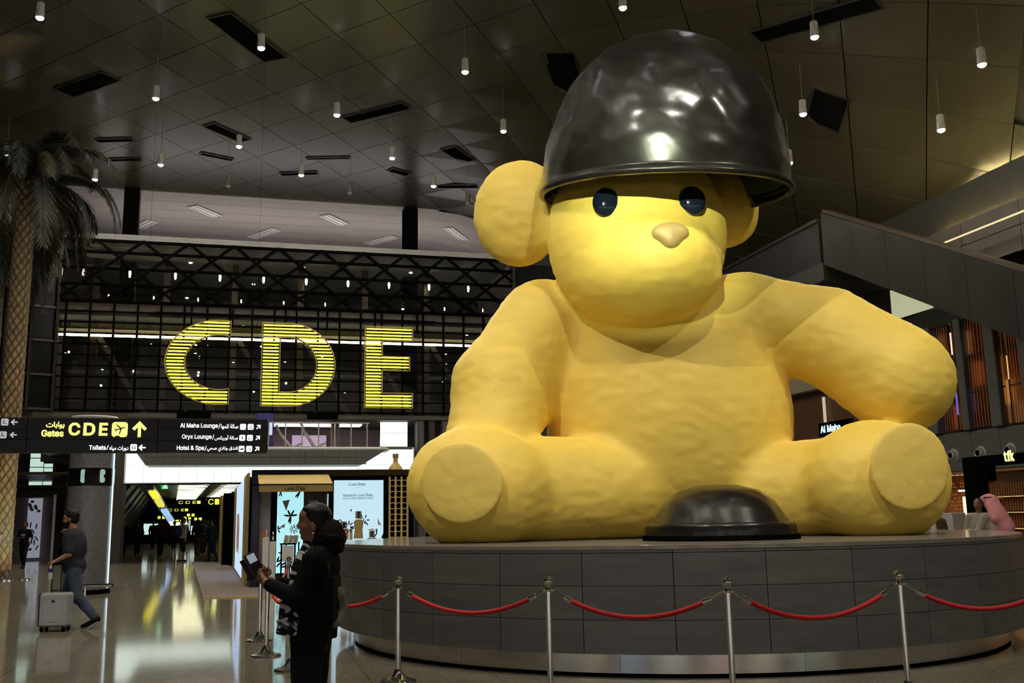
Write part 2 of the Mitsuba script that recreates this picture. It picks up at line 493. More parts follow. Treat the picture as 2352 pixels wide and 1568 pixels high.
cells = []
for i in range(-16, 34):
    for j in range(-26, 34):
        q = [LO + (i + a) * LA + (j + b) * LB for a, b in ((0, 0), (1, 0), (1, 1), (0, 1))]
        cen = sum(q) / 4; u, v = UV(*cen)
        if u > 22.6 or v > 62 or cen[1] < 15: continue
        c3 = [*cen, zc(u)]
        if v > 49.5: continue
        if seen(c3, 90): cells.append((np.linalg.norm(np.array(c3) - EYE), q, (i * 7 + j * 13) % 3))
cells.sort(key=lambda c: c[0])
RESTM = []
HALF = Polygon([W(-60, -20)[:2], W(40, -20)[:2], W(40, 47.36)[:2], W(-60, 47.36)[:2]])
for n_, (dist, q, ci) in enumerate(cells):
    cen = sum(q) / 4; q = [cen + (p - cen) * (1 - 0.020 / np.linalg.norm(p - cen)) for p in q]
    if max(UV(*p)[1] for p in q) > 47.36:
        cl = Polygon(q).intersection(HALF)
        if cl.area < .05: continue
        q = [np.array(c) for c in cl.exterior.coords[:-1]]
        if Polygon(q).exterior.is_ccw != Polygon([LO, LO + LA, LO + LA + LB]).exterior.is_ccw: q = q[::-1]
    top = [[*p, zc(UV(*p)[0]) + 0.05] for p in q]; low = [[*p, zc(UV(*p)[0])] for p in q]
    K = len(q); v = np.array(low + top); f = [[0, j + 1, j] for j in range(1, K - 1)] + [[K, K + j, K + j + 1] for j in range(1, K - 1)] + [x for k in range(K) for x in ([k, (k + 1) % K, (k + 1) % K + K], [k, (k + 1) % K + K, k + K])]
    m = trimesh.Trimesh(v, f, process=False)
    if n_ < 290: add('panel', m, f'ceiling_{ci}', 'ceiling')
    else: RESTM.append(m)
if RESTM:
    k_ = add('far_panels', cat(RESTM), 'ceiling_0', 'ceiling'); labels[k_] = {'kind': 'stuff', 'label': 'small far ceiling panels'}
over = [cgrid([a, a + 2.6], [b, b + 2.6], 0.0) for a in np.arange(-24, 20, 2.64) for b in np.arange(-13, 16, 2.64)]
for i in range(20):
    v = 47.5 + 1.4 * i; add('board', cgrid(np.linspace(-26, 20, 24), [v + .02, v + 1.39], .02), 'pale_ceiling', 'ceiling')
add('seam', g(bx(-26, 9, 47.38, 47.5, 16.95, 17.05)), 'soft_grey', 'ceiling')
k_ = add('overhead_panels', cat(over), 'ceiling_1', 'ceiling'); labels[k_] = {'kind': 'stuff', 'label': 'ceiling panels overhead'}

# black slot vents, pale slot vents
def vent(x, y, dx, dy, L, wd, kind):
    d = np.array([dx, dy]) / math.hypot(dx, dy); s = np.array([-d[1], d[0]]); z = zc(UV(x, y)[0])
    def quad(hl, hw, z0, z1):
        pts = [np.array([x, y]) + d * a * hl + s * b * hw for a, b in ((-1, -1), (1, -1), (1, 1), (-1, 1))]
        return trimesh.convex.convex_hull(np.array([[*p, zc(UV(*p)[0]) + zz] for p in pts for zz in (z0, z1)]))
    h, w2 = L / 2, wd / 2
    k = thing('ceiling_vent', VL.pop(0) if kind else PL.pop(0), 'ceiling vent', 'black ceiling slots' if kind else 'pale ceiling slots')
    add('opening', quad(h, w2, -0.035, -0.005), 'black' if kind else 'white', k)  # flat plate; its black stands in for the shaded inside of the slot
    fr = []
    for a in (-1, 1):
        c0, c1 = np.array([x, y]) + s * a * w2 - d * h, np.array([x, y]) + s * a * w2 + d * h
        fr.append(bar([*c0, zc(UV(*c0)[0]) - 0.03], [*c1, zc(UV(*c1)[0]) - 0.03], 0.045))
        c0, c1 = np.array([x, y]) + d * a * h - s * w2, np.array([x, y]) + d * a * h + s * w2
        fr.append(bar([*c0, zc(UV(*c0)[0]) - 0.03], [*c1, zc(UV(*c1)[0]) - 0.03], 0.045))
    add('frame', cat(fr), 'satin_black' if kind else 'soft_grey', k)
    for a in (() if kind else (-.2, .25)):
        c0, c1 = np.array([x, y]) + s * a * wd - d * h, np.array([x, y]) + s * a * wd + d * h
        add('slat', bar([*c0, zc(UV(*c0)[0]) - 0.035], [*c1, zc(UV(*c1)[0]) - 0.035], 0.03), 'black' if kind else 'grey_panel', k)


VL = ['large black ceiling slot with a pendant lamp hanging in front, upper left', 'black ceiling slot above the palm crowns', 'long black ceiling slot left of the bear, slanting up to the right',
      'wide black ceiling opening left of the dome hat', 'longest black ceiling slot at the top right', 'black ceiling opening right of the dome hat',
      'slanting black ceiling slot with a lamp just below it', 'small black ceiling slot above the yellow ear', 'thin black ceiling slot beside the palm fronds, upper of two',
      'thin black ceiling slot beside the palm fronds, lower of two', 'thin slanting black ceiling slot below the lamp beside the palm', 'thin level black ceiling slot above the middle of the lattice truss',
      'thin black ceiling slot just above a pendant lamp left of centre', 'short thin black ceiling slot left of the yellow ear', 'thin black ceiling slot touching the yellow ear']
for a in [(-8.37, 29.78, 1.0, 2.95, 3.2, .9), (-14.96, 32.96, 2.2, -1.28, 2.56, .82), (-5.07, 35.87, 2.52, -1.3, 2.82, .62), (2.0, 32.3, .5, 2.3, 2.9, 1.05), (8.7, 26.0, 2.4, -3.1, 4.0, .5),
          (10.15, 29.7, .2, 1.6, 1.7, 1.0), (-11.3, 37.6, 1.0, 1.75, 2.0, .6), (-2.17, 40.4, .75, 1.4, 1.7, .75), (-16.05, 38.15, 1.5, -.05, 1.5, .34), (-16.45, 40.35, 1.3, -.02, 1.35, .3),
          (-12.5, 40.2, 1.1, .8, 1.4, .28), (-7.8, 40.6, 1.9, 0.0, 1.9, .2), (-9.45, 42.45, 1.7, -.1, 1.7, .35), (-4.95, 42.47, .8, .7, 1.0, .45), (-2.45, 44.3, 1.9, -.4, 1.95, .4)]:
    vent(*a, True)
PALE = [(-15.31, 47.7, 0.75, 1.76, 1.91, .62), (-9.13, 49.53, 0.73, 1.72, 1.87, .62), (-13.35, 51.74, 1.76, -1.55, 2.35, .62), (-7.24, 53.48, 1.73, -1.47, 2.28, .62), (-2.92, 51.51, 0.8, 1.6, 1.79, .62), (-19.04, 49.7, 1.18, -1.17, 1.66, .62)]
PL = ['pale slanted ceiling slot above the letter C', 'pale slanted ceiling slot above the right side of the letter D', 'pale ceiling slot above the left edge of the letter D', 'pale ceiling slot left of the right black column',
      'pale ceiling slot right of the right black column', 'small pale ceiling slot right of the left black column']
for px in PALE:
    vent(*px, False)

# ------------------------------------------------------------------ glazed facade with its lattice truss
FV, FU0, FU1 = 43.5, -7.75, 11.7
facade = struct(thing('wall_back', 'dark glazed bridge facade with a diamond lattice truss', None), 'dark glazed bridge facade with a diamond lattice truss'); labels[facade].pop('category', None)
for i, z in enumerate((13.4, 12.9, 12.2, 11.5, 10.78)):
    add('chord', g(bx(FU0, FU1, FV - 0.12, FV + 0.05, z - 0.05, z + 0.05)), 'black', facade)
add('ledge', g(bx(FU0, FU1, FV + 0.1, FV + 8.9, 13.40, 13.47)), 'soft_grey', facade)  # added roof slab, hides the cove lamp from below
add('parapet', g(bx(FU0, FU1, FV + 0.1, FV + 0.2, 13.47, 13.75)), 'soft_grey', facade)
for k in range(-2, 13):
    for s in (-1, 1):
        u0, u1, z0, z1 = -6.44 + 1.87 * k, -6.44 + 1.87 * k + s * 3.30, 13.4, 10.75
        pts = []
        for t in np.linspace(0, 1, 67):
            u = u0 + (u1 - u0) * t
            if FU0 <= u <= FU1: pts.append((u, z0 + (z1 - z0) * t))
        if len(pts) > 4: add('brace', g(bar((pts[0][0], FV - 0.2, pts[0][1]), (pts[-1][0], FV - 0.2, pts[-1][1]), 0.11, 0.11)), 'black', facade)
for i in range(10):
    a = FU0 + (FU1 - FU0) / 10 * i
    add('pane', g(bx(a + .02, a + 1.92, FV + 0.02, FV + 0.03, 10.85, 13.35)), 'pane', facade)
GU = [-7.47 + 0.935 * i for i in range(21)]; GZ = [6.2 + 0.46 * i for i in range(10)]
for u in GU: add('mullion', g(bx(u - .035, u + .035, FV - .1, FV + .06, 6.15, 10.75)), 'black', facade)
for z in GZ + [10.75]: add('transom', g(bx(FU0, FU1, FV - .07, FV + .05, z - .028, z + .028)), 'black', facade)
pm = P(g(bx(.04, .895, FV + .01, FV + .02, .03, .43)))
for i in range(20):
    for j in range(9):
        add('pane', pm, 'pane', facade, M=T().translate([*(W(GU[i], 0)[:2]), GZ[j]]))
add('spandrel', g(bx(FU0, FU1, FV + .05, FV + .2, 10.34, 10.78)), 'brown_wall', facade)
# inside the bridge
add('rear_wall', g(bx(-9, 12, 52, 52.2, 6.0, 13.5)), 'dark_wall', facade)
add('deck', g(bx(-8.5, 12, FV + .1, 52, 5.95, 6.12)), 'tile_grey', facade)
add('upper_deck', g(bx(-8.5, 12, FV + .9, 52, 10.35, 10.6)), 'dark_wall', facade)
add('soffit', g(bx(-8.2, 11.6, 46.0, 46.2, 10.05, 10.34)), 'beige_wall', facade)
add('strip_light', g(bx(-8.2, 11.6, 46.2, 46.4, 9.78, 9.93)), 'lit', facade, emit=(2.2, 2.1, 1.3), w=.4)
add('soffit_panel', g(bx(-8.2, 11.6, 46.4, 46.5, 9.93, 10.35)), 'beige_wall', facade)
for i in range(6):
    u = -6.8 + 3.0 * i
    add('strut', g(bar((u, 46.6, 10.2), (u + 2.4, 46.6, 6.2), .22)), 'brown_wall', facade)
    add('post', g(bx(u - .14, u + .14, 46.5, 46.8, 6.1, 13.4)), 'bronze', facade)
for z in (7.2, 8.5):
    add('gallery_rail', g(bx(-8.2, 11.8, 48.9, 49.0, z, z + .16)), 'grey_panel', facade)
add('railing_tube', g(bx(-3.96, 7.96, FV - .32, FV - .18, 10.24, 10.36)), 'black', facade)
for u in (-2.5, -.8, 1.4, 3.2, 5.3, 7.2):
    add('hanger', g(bx(u - .03, u + .03, FV - .3, FV - .05, 9.8, 10.7)), 'black', facade)
small_lamp = P(lathe([(0, -.16), (.045, -.13), (.06, 0), (.045, .13), (0, .16)], 10), 40)
rows = ([(u, 46, 12.62) for u in np.arange(-7.3, 11, 1.94)], [(u, 49, 12.2) for u in np.arange(-6.6, 12, 2.02)], [(u, 49.5, 11.93) for u in np.arange(-6.4, 12, 1.98)])
names = ('upper', 'middle', 'lower')
for r, row in enumerate(rows):
    for n, (u, v, z) in enumerate(row):
        k = add('pendant_lamp', small_lamp, 'lit', M=GM @ T().translate([u, v, z]) @ T().scale([1, 1, 1.25] if r == 0 else .62), emit=(7, 6.6, 4.6), w=.004)
        tag(k, f'small glowing pendant lamp behind the lattice truss, {names[r]} row, {nth(n, len(row))}', 'lamp', f'pendant lamps, {names[r]} row behind the truss')
dl = P(trimesh.creation.icosphere(1, 0.055))
spots = [(150, 812), (158, 808), (212, 786), (208, 811), (235, 850), (301, 813), (307, 852), (232, 885), (296, 788), (298, 760), (382, 817), (455, 862), (458, 820), (456, 855), (535, 824), (378, 897), (450, 793), (600, 796), (688, 826), (657, 880), (583, 899), (1024, 812), (1025, 834), (792, 900), (954, 912), (1018, 877), (620, 906), (537, 908)]
spots.sort()
for n, (px, py) in enumerate(spots):
    d = _F + (px - 1176) / 2270 * _R + (784 - py) / 2270 * _U; vv = 47.3 + (n * 5 % 7) * .5
    p = EYE + d * (vv / (-d[0] * GS + d[1] * GC))
    k = add('downlight', dl, 'lit', M=T().translate(p.tolist()), emit=(8, 7.6, 6), w=.004)
    wh = 'left of the letter C' if px < 385 else 'across the letter C' if px < 540 else 'around the letter D' if px < 800 else 'right of the letter E'; sb = [q for q in spots if (q[0] < 385, 385 <= q[0] < 540, 540 <= q[0] < 800, q[0] >= 800)[('left of', 'across ', 'around ', 'right o').index(wh[:7])]]
    tag(k, f'tiny spotlight inside the glazed bridge {wh}, {nth(sb.index((px, py)), len(sb))}', 'lamp', 'tiny spotlights inside the glazed bridge')
for (px, py) in ((305, 435), (941, 480)):
    d = _F + (px - 1176) / 2270 * _R + (784 - py) / 2270 * _U; p = EYE + d * ((17.0 - 1.51) / d[2]); u, v = UV(p[0], p[1])
    k = add('column', g(cbx(u - .33, u + .33, v - .3, v + .4, 6.0, 17.0, .03)), 'black')
    tag(k, 'black column rising to the ceiling behind the lattice truss, ' + ('left one' if px < 600 else 'right one'), 'column')
    add('edge_trim', g(bx(u + .34, u + .37, v - .3, v - .2, 6, 17.0)), 'bronze', k)
# the pale far ceiling is washed by a cove lamp on the bridge's roof
k = add('cove_lamp', g(bx(-7.6, 11.5, 49.5, 51.8, 13.5, 13.56)), 'lit', emit=(2.2, 2.0, 1.92), w=2.0)
tag(k, 'long cove lamp on the roof of the glazed bridge', 'lamp')
struct(add('wall_rear', g(bx(-40, 24, 77, 77.3, 6, 17.2)), 'soft_grey'), 'pale far end wall above the bridge')
struct(add('wall_pier', g(bx(11.7, 21.5, FV - .2, FV + .4, 0, 17.0)), 'dark_wall'), 'dark wall beside the glazed bridge')
for i, (a, b, z0, z1) in enumerate(((11.8, 14.2, 10.6, 13.2), (14.4, 16.6, 9.8, 12.4), (16.8, 19.5, 9.2, 12.0))):
    add('glass_panel', g(bx(a, b, FV - .26, FV - .2, z0, z1)), 'black_gloss', 'wall_pier')
    add('ledge', g(bx(a, b, FV - .4, FV - .2, z0 - .25, z0 - .1)), 'brown_wall', 'wall_pier')

# the letters C D E: horizontal light tubes in a thin metal outline
def glyph(ch):
    if ch == 'E':
        return union_all([sbox(0, 0, .70, 3.55), sbox(0, 0, 2.05, .60), sbox(0, 1.66, 1.92, 2.22), sbox(0, 3.0, 2.05, 3.55)])
    if ch == 'D':
        o = affinity.scale(Point(0, 0).buffer(1, quad_segs=24), 1.95, 1.775); o = affinity.translate(o, 1.1, 1.775).intersection(sbox(1.1, 0, 4, 4)).union(sbox(0, 0, 1.12, 3.55))
        i = affinity.scale(Point(0, 0).buffer(1, quad_segs=24), 1.22, 1.22); i = affinity.translate(i, 1.1, 1.775).intersection(sbox(1.1, 0, 4, 4)).union(sbox(.70, .555, 1.12, 2.995))
        return o.difference(i)
    o = affinity.translate(affinity.scale(Point(0, 0).buffer(1, quad_segs=24), 2.15, 1.775), 2.1, 1.775)
    i = affinity.translate(affinity.scale(Point(0, 0).buffer(1, quad_segs=24), 1.42, 1.2), 2.1, 1.775)
    return o.difference(i).intersection(sbox(-.1, 0, 2.5, 3.6))


for ch, u0, z0, word in (('C', -3.40, 6.48, 'round left'), ('D', .47, 6.44, 'middle'), ('E', 4.88, 6.42, 'right')):
    gl = glyph(ch); k = thing('illuminated_letter', f'large yellow letter {ch} of glowing tubes on the glazed facade', 'sign letter', 'giant yellow gate letters'); labels[k].pop('group')
    add('outline', tf(prism(gl.buffer(.05).difference(gl.buffer(.015)), .14), front(u0, FV - .25, z0)), 'gold_dark', k)
    n = 25
    for i in range(n):
        zz = .075 + i * (3.55 - .15) / (n - 1); row = gl.intersection(sbox(-1, zz - .02, 5, zz + .02))
        for q in getattr(row, 'geoms', [row]):
            if q.area < .004: continue
            a, _, b, _ = q.bounds
            add('light_tube', g(tube([(u0 + a + .02, FV - .36, z0 + zz), (u0 + b - .02, FV - .36, z0 + zz)], .038, 6)), 'lit', k, emit=(1.25, 1.22, .045), w=.02)

# ------------------------------------------------------------------ luminous portal, mezzanine
portal = struct(thing('trim_1', 'glowing white panelled fascia over the corridor entrance', None), 'glowing white panelled fascia over the corridor entrance'); labels[portal].pop('category', None)
for i in range(17):
    for j in range(2):
        a, z = -4.85 + i * .7, 3.22 + j * .72
        add('light_panel', g(bx(a + .016, a + .684, FV, FV + .06, z + .016, z + .704)), 'lit', portal, emit=(1.0, 1.17, 1.05), w=.06)
add('backing', g(bx(-4.9, 7.1, FV + .06, FV + .2, 3.2, 4.7)), 'white', portal)
mz = struct(thing('trim_2', '', None), 'grey tiled mezzanine edge with a rounded white rim'); labels[mz].pop('category', None)
def mzp(u0, u1, z0, z1, d, v):
    q = [(u0, z0), (u1, z0), (u1, z1), (u0, z1)]; m = trimesh.convex.convex_hull(np.array([[a, y, b] for a, b in q for y in (v, v + d)])); return g(m)
core = trimesh.convex.convex_hull(np.array([[a, y, b] for a, b in ((-3.9, 3.84), (4.6, 3.84), (5.6, 4.45), (-4.35, 4.45)) for y in (41.55, 43.3)])); add('core', g(core), 'tile_grey', mz)
for i in range(13):
    for j in range(2):
        a = -3.85 + i * .68; add('tile', mzp(a + .01, min(a + .67, 4.75), 3.85 + j * .3, 4.135 + j * .3, .04, 41.51), 'tile_grey', mz)
add('rim', g(tube([(-4.4, 41.6, 4.50), (5.3, 41.6, 4.50), (5.62, 41.75, 4.50), (5.72, 42.1, 4.50), (5.72, 43.2, 4.5)], .07, 8)), 'white', mz)
bal = thing('balustrade', 'glass balustrade with steel posts along the mezzanine edge', 'balustrade')
for i in range(14):
    u = -3.9 + i * .67
    add('post', g(bx(u - .025, u + .025, 41.7, 41.75, 4.45, 5.55)), 'alu', bal)
    if i < 13: add('pane', g(bx(u + .04, u + .63, 41.72, 41.73, 4.6, 5.5)), 'pane', bal)
add('handrail', g(bx(-3.95, 4.9, 41.69, 41.76, 5.55, 5.6)), 'alu', bal)
lounge = struct(thing('wall_lounge', '', None), 'pinkish rear wall and ceiling of the mezzanine lounge'); labels[lounge].pop('category', None)
add('rear', g(bx(-9, 7, 48.5, 48.7, 4.4, 6.0)), 'purple_wall', lounge)
add('ceiling_board', g(bx(-9, 12, FV + .1, 48.6, 5.9, 5.95)), 'brown_wall', lounge)
add('floor_slab', g(bx(-8.5, 7, 43.4, 48.6, 4.6, 4.72)), 'tile_grey', lounge)
add('ceiling_light', g(bx(-3, 5, 45.4, 46.4, 5.84, 5.88)), 'lit', lounge, emit=(5.0, 3.6, 3.6), w=.6)
k = thing('lounge_screen', 'lilac lit screen wall panel in the mezzanine lounge', 'panel')
add('panel', g(bx(2.0, 3.6, 48.2, 48.4, 4.9, 5.6)), 'lit', k, emit=(.42, .30, .44), w=.05); add('frame', g(bx(1.95, 3.65, 48.25, 48.45, 4.85, 5.65)), 'grey_panel', k)
for (a, b, lab) in ((-2.9, -1.55, 'black box hanging over the mezzanine behind the gates sign'), (2.4, 3.7, 'black box hanging over the mezzanine below the letter D')):
    k = add('hanging_sign_box', g(cbx(a, b, 42.9, 43.2, 5.86, 6.12, .02)), 'black'); tag(k, lab, 'sign'); add('bracket', g(bx(a + .3, a + .36, 43.0, 43.06, 6.1, 6.2)), 'dark_steel', k)
k = thing('kiosk_booth', 'dark blue booth with small bright screens above the end of the gates sign', 'booth')
add('body', g(cbx(.32, 1.0, 42.2, 42.8, 4.5, 6.0, .02)), 'blue', k)
for a in (.36, .72): add('screen', g(bx(a, a + .22, 42.17, 42.2, 5.1 - (a < .5) * -.3, 5.6)), 'lit', k, emit=(.55, .72, 1.0), w=.02)
k = add('column', g(lathe([(0, 4.4), (.19, 4.4), (.19, 5.9), (0, 5.9)], 20, trimesh.transformations.translation_matrix((3.75, 45, 0)))), 'beige_wall', smooth=40); tag(k, 'pinkish round column in the mezzanine lounge', 'column')
for u, s, lab in ((1.6, 1, 'white sweeping sculptural chair nearest the blue booth'), (2.6, 1.25, 'white sweeping sculptural chair left of the lounge column')):
    k = add('lounge_chair', g(cat([bar((u + .25, 44.5, 4.72), (u - .2, 44.5, 4.72 + .55 * s), .5, .10), bar((u - .2, 44.5, 4.75 + .5 * s), (u - .45, 44.5, 4.72 + 1.0 * s), .4, .08), bar((u + .25, 44.5, 4.75), (u + .7, 44.5, 4.95), .5, .08)])), 'white'); tag(k, lab, 'chair')
    add('base', g(bx(u - .1, u + .4, 44.3, 44.7, 4.7, 4.78)), 'satin_black', k)
k = thing('light_wall', 'bright white luminous wall panel left of the bear sculpture', 'light panel')
add('panel', g(bx(5.72, 6.95, 44.5, 44.6, 3.2, 5.92)), 'lit', k, emit=(1.3, 1.42, 1.3), w=1.0); add('header', g(bx(5.3, 7.1, 44.3, 44.6, 5.95, 6.15)), 'white', k)
for i in range(1, 5): add('joint_bar', g(bx(5.72, 6.95, 44.47, 44.5, 3.4 + .5 * i, 3.41 + .5 * i)), 'soft_grey', k)
for n, u in enumerate((7.25, 7.75, 8.35, 9.0)):
    k = add('pier', g(cbx(u, u + .3, 43.6, 44.4, 0, 5.88, .02)), ('grey_panel', 'dark_wall', 'grey_panel', 'tile_grey')[n]); tag(k, f'slim dark grey pier under the glazed bridge beside the luminous wall, {nth(n, 4)}', 'pier', 'slim piers beside the luminous wall')
    add('edge', g(bx(u, u + .03, 43.55, 43.6, 0, 5.88)), 'dark_steel', k)
# ------------------------------------------------------------------ corridor beyond the portal
cor = struct(thing('wall_corridor', '', None), 'dark reflecting walls of the far corridor'); labels[cor].pop('category', None)
add('left_pier', g(bx(-5.6, -4.9, FV, FV + 1.2, 0, 6.1)), 'brown_wall', cor)
add('left_wall', g(trimesh.convex.convex_hull(np.array([[u - .067 * (v - 47), v, z] for v in (47, 115) for u, z in ((-7.6, 0), (-7.4, 0), (-5.2, 3.6), (-5.0, 3.6))]))), 'bronze', cor)
for i in range(7):
    v = 48 + i * 7; o = -.067 * (v - 47); add('rib', g(bar((-7.3 + o, v, 0), (-5.1 + o, v + 1.0, 3.55), .18)), 'dark_steel', cor)
add('right_wall', g(trimesh.convex.convex_hull(np.array([[u - .05 * (v - 46), v, z] for v in (46, 115) for u in (.9, 1.1) for z in (0, 3.6)]))), 'dark_wall', cor)
for i in range(9):
    v = 47 + i * 4.5; o = -.05 * (v - 46); add('fin', g(bx(.5 + o, .88 + o, v, v + .3, 0, 3.6)), 'grey_panel' if i % 2 else 'bronze', cor)
add('end_wall', g(bx(-14, 3, 114.5, 115, 0, 3.6)), 'brown_wall', cor)
add('lintel', g(bx(-5, 7.2, FV + .2, FV + .6, 3.15, 4.55)), 'dark_wall', cor)
cc = struct(add('ceiling_corridor', g(bx(-13, 3, FV + .6, 115, 3.62, 3.72)), 'bronze'), 'corridor ceiling with rows of light bars')
for i in range(11):
    v = 51 + i * 3.2
    uc = -2.5 - .067 * (v - 51)
    add('light_bar', g(bx(uc - .72, uc + .68, v, v + .9, 3.42, 3.47)), 'lit', 'ceiling_corridor', emit=(2.8, 2.65, 1.7), w=.25)
    add('light_bar', g(bx(uc + 1.5, uc + 2.4, v + 1, v + 1.9, 3.42, 3.47)), 'lit', 'ceiling_corridor', emit=(2.6, 2.5, 1.7), w=.15)
add('light_column', g(bx(-1.75, -1.45, 98, 98.2, .2, 3.9)), 'lit', cor, emit=(1.2, 1.4, 1.25), w=.05)
esc = thing('escalator', 'sloping glass and steel escalator with emissive bars as yellow and blue glints far down the corridor', 'escalator')
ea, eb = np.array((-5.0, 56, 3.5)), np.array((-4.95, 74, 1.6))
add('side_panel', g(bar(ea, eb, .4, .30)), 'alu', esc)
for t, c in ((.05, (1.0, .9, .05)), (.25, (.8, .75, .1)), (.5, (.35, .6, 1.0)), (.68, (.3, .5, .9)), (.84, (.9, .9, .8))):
    q = ea + (eb - ea) * t; add('glow', g(bar(q + (.1, -.5, -.12), q + (eb - ea) * .15 + (.1, -.5, -.12), .34, .16)), 'lit', esc, emit=c, w=.01)  # glints built in as emissive bars along the side panel
for n, (u, v, z, wd, h, txt, lab) in enumerate(((-3.96, 62, 2.60, 1.38, .36, 'C D E', 'black hanging gates sign with yellow letters farther down the corridor'), (-1.93, 52, 2.36, .66, .46, 'C', 'black hanging sign with a yellow letter C beside the shop booth'),
                                           (-5.25, 72, 2.30, 1.45, .36, 'C D E', 'black hanging sign with a row of yellow characters in the middle of the corridor'))):
    k = thing('hanging_sign', lab, 'sign'); add('board', g(bx(u, u + wd, v, v + .12, z, z + h)), 'black', k)
    tx = lettering(txt, .3); tx = fit(tx, .08, wd - .32, .10, h - .08); add('lettering', tf(prism(tx, .02), front(u, v - .01, z)), 'lit', k, emit=(1.1, 1.15, .05), w=.01)
    add('pictogram', tf(prism(rrect(wd - .27, wd - .06, .10, h - .08, .03), .02), front(u, v - .01, z)), 'lit', k, emit=(1.1, 1.15, .05), w=.01)
for n, (u, v, z) in enumerate(((-6.86, 84, 1.92), (-6.2, 90, 1.65), (-5.3, 86, 1.62), (-4.9, 84, 1.85), (-4.5, 81, 2.05), (-4.0, 82, 1.75))):
    k = thing('gate_light', 'small yellow gate sign glowing in the distance over the crowd, ' + ('lowest at the left', 'second lowest at the left', 'lowest in the middle', 'in the middle', 'upper right one', 'rightmost')[n], 'sign', 'small yellow gate signs far down the corridor')
    add('board', g(bx(u, u + .75, v, v + .08, z, z + .34)), 'black', k)
    for j in range(2): add('glow', g(bx(u + .08 + .34 * j, u + .30 + .34 * j, v - .02, v, z + .06, z + .28)), 'lit', k, emit=(1.2, 1.2, .05), w=.004)
k = thing('exit_sign', 'green exit sign under the glowing fascia', 'sign')
add('board', g(bx(-3.98, -3.68, 50.6, 50.68, 3.2, 3.5)), 'lit', k, emit=(.02, .55, .16), w=.01)
add('figure', tf(prism(union_all([Point(.2, .33).buffer(.045), sbox(.15, .15, .24, .28), sbox(.1, .08, .17, .17), sbox(.22, .08, .29, .17)]), .01), front(-4.0, 50.59, 3.14)), 'lit', k, emit=(.8, 1.0, .85), w=.004)
for n, (u, v, z, wd, h, c) in enumerate(((-6.5, 70, .9, .9, .7, (.6, .8, .75)), (-5.2, 78, .9, 1.0, .8, (.9, 1.0, .9)), (-4.3, 85, .7, .8, .7, (.5, .6, .6)), (-6.2, 90, 1.0, 1.6, .9, (.35, .5, .45)))):
    k = thing('shop_window', 'small bright shop window low down in the far corridor, ' + ('leftmost and nearest', 'middle one between the walkers', 'rightmost and smallest', 'widest and dimmest')[n], 'shop window', 'bright shop windows far down the corridor')
    add('pane', g(bx(u, u + wd, v, v + .05, z, z + h)), 'lit', k, emit=c, w=.01); add('frame', g(bx(u - .05, u + wd + .05, v + .05, v + .1, z - .05, z + h + .05)), 'dark_steel', k)

# ------------------------------------------------------------------ left hall
lw = struct(thing('wall_left', '', None), 'dark stone and glass wall behind the palms'); labels[lw].pop('category', None)
add('stone', g(bx(-30, -6.0, 52, 52.4, 0, 6.2)), 'brown_wall', lw)
for i in range(3):
    for j in range(4):
        add('panel', g(bx(-8.45 + i * .78 + .012, -8.45 + (i + 1) * .78 - .012, 51.95, 52.0, .5 + j * 1.05 + .01, .5 + (j + 1) * 1.05 - .01)), 'warm_tile', lw)
add('skirting', g(bx(-8.6, -6.0, 51.9, 52.0, 0, .42)), 'black', lw)
add('bronze_panel', g(bx(-8.95, -8.35, 51.9, 52.0, 4.5, 5.8)), 'beige_wall', lw)
add('upper_glass', g(trimesh.convex.convex_hull(np.array([[u, v, z] for u, v in ((FU0, FV), (FU0, FV + .3), (-22, 37.0), (-22, 37.3)) for z in (6.1, 17.0)]))), 'black_gloss', lw)
for i in range(7):
    t = i / 6; u, v = FU0 + (-13 - FU0) * t, FV - 2.4 * t
    add('mullion', g(bx(u - .05, u + .05, v - .22, v - .08, 6.1, 13.4)), 'dark_steel', lw)
for z in (6.2, 7.6, 9.0, 10.4, 11.9, 13.3): add('transom', g(bar((FU0, FV - .1, z), (-14, 40.75, z), .09)), 'dark_steel', lw)
add('pink_wall', g(bx(-11.0, -8.9, 51.6, 51.9, 0, 3.0)), 'purple_wall', lw)
add('post', g(bx(-8.78, -8.66, 51.0, 51.2, 0, 3.0)), 'alu', lw)
w_ = struct(thing('window_1', '', None), 'two luminous pale green windows behind the palm trunk'); labels[w_].pop('category', None)
for a, b, z0, z1 in ((-10.0, -9.42, 3.45, 5.6), (-9.38, -9.0, 3.45, 4.5)):
    for j in range(5):
        h = (z1 - z0) / 5; add('pane', g(bx(a, b, 51.5, 51.55, z0 + j * h + .02, z0 + (j + 1) * h - .02)), 'lit', w_, emit=(.52, .70, .60), w=.03)
    add('frame', g(bx(a - .05, b + .05, 51.55, 51.62, z0 - .05, z1 + .05)), 'dark_steel', w_)
add('lintel', g(bx(-11, -8.0, 51.2, 51.9, 2.9, 3.2)), 'dark_wall', lw)
k = thing('poster', 'tall white poster with dark brush lettering behind the man in black', 'poster')
add('board', g(bx(-9.94, -9.32, 51.4, 51.45, .1, 2.85)), 'lit', k, emit=(.20, .21, .26), w=.03)
r2 = random.Random(3); sh = []
for i in range(16):
    x, y = .08 + .5 * r2.random() , 1.75 + .85 * r2.random() if i < 8 else .35 + 1.2 * r2.random()
    sh.append(affinity.rotate(affinity.scale(Point(x, y).buffer(.09), .35 if i > 8 else .9, 1.6 if i > 8 else .7), r2.uniform(-40, 40)))
for q in union_all(sh).geoms: add('brush_stroke', tf(prism(q, .01), front(-9.96, 51.39, .1)), 'navy_gloss', k)
struct(add('wall_far_left', g(bx(-30, -29.5, -10, 52, 0, 17)), 'dark_wall'), 'dark wall at the far left')
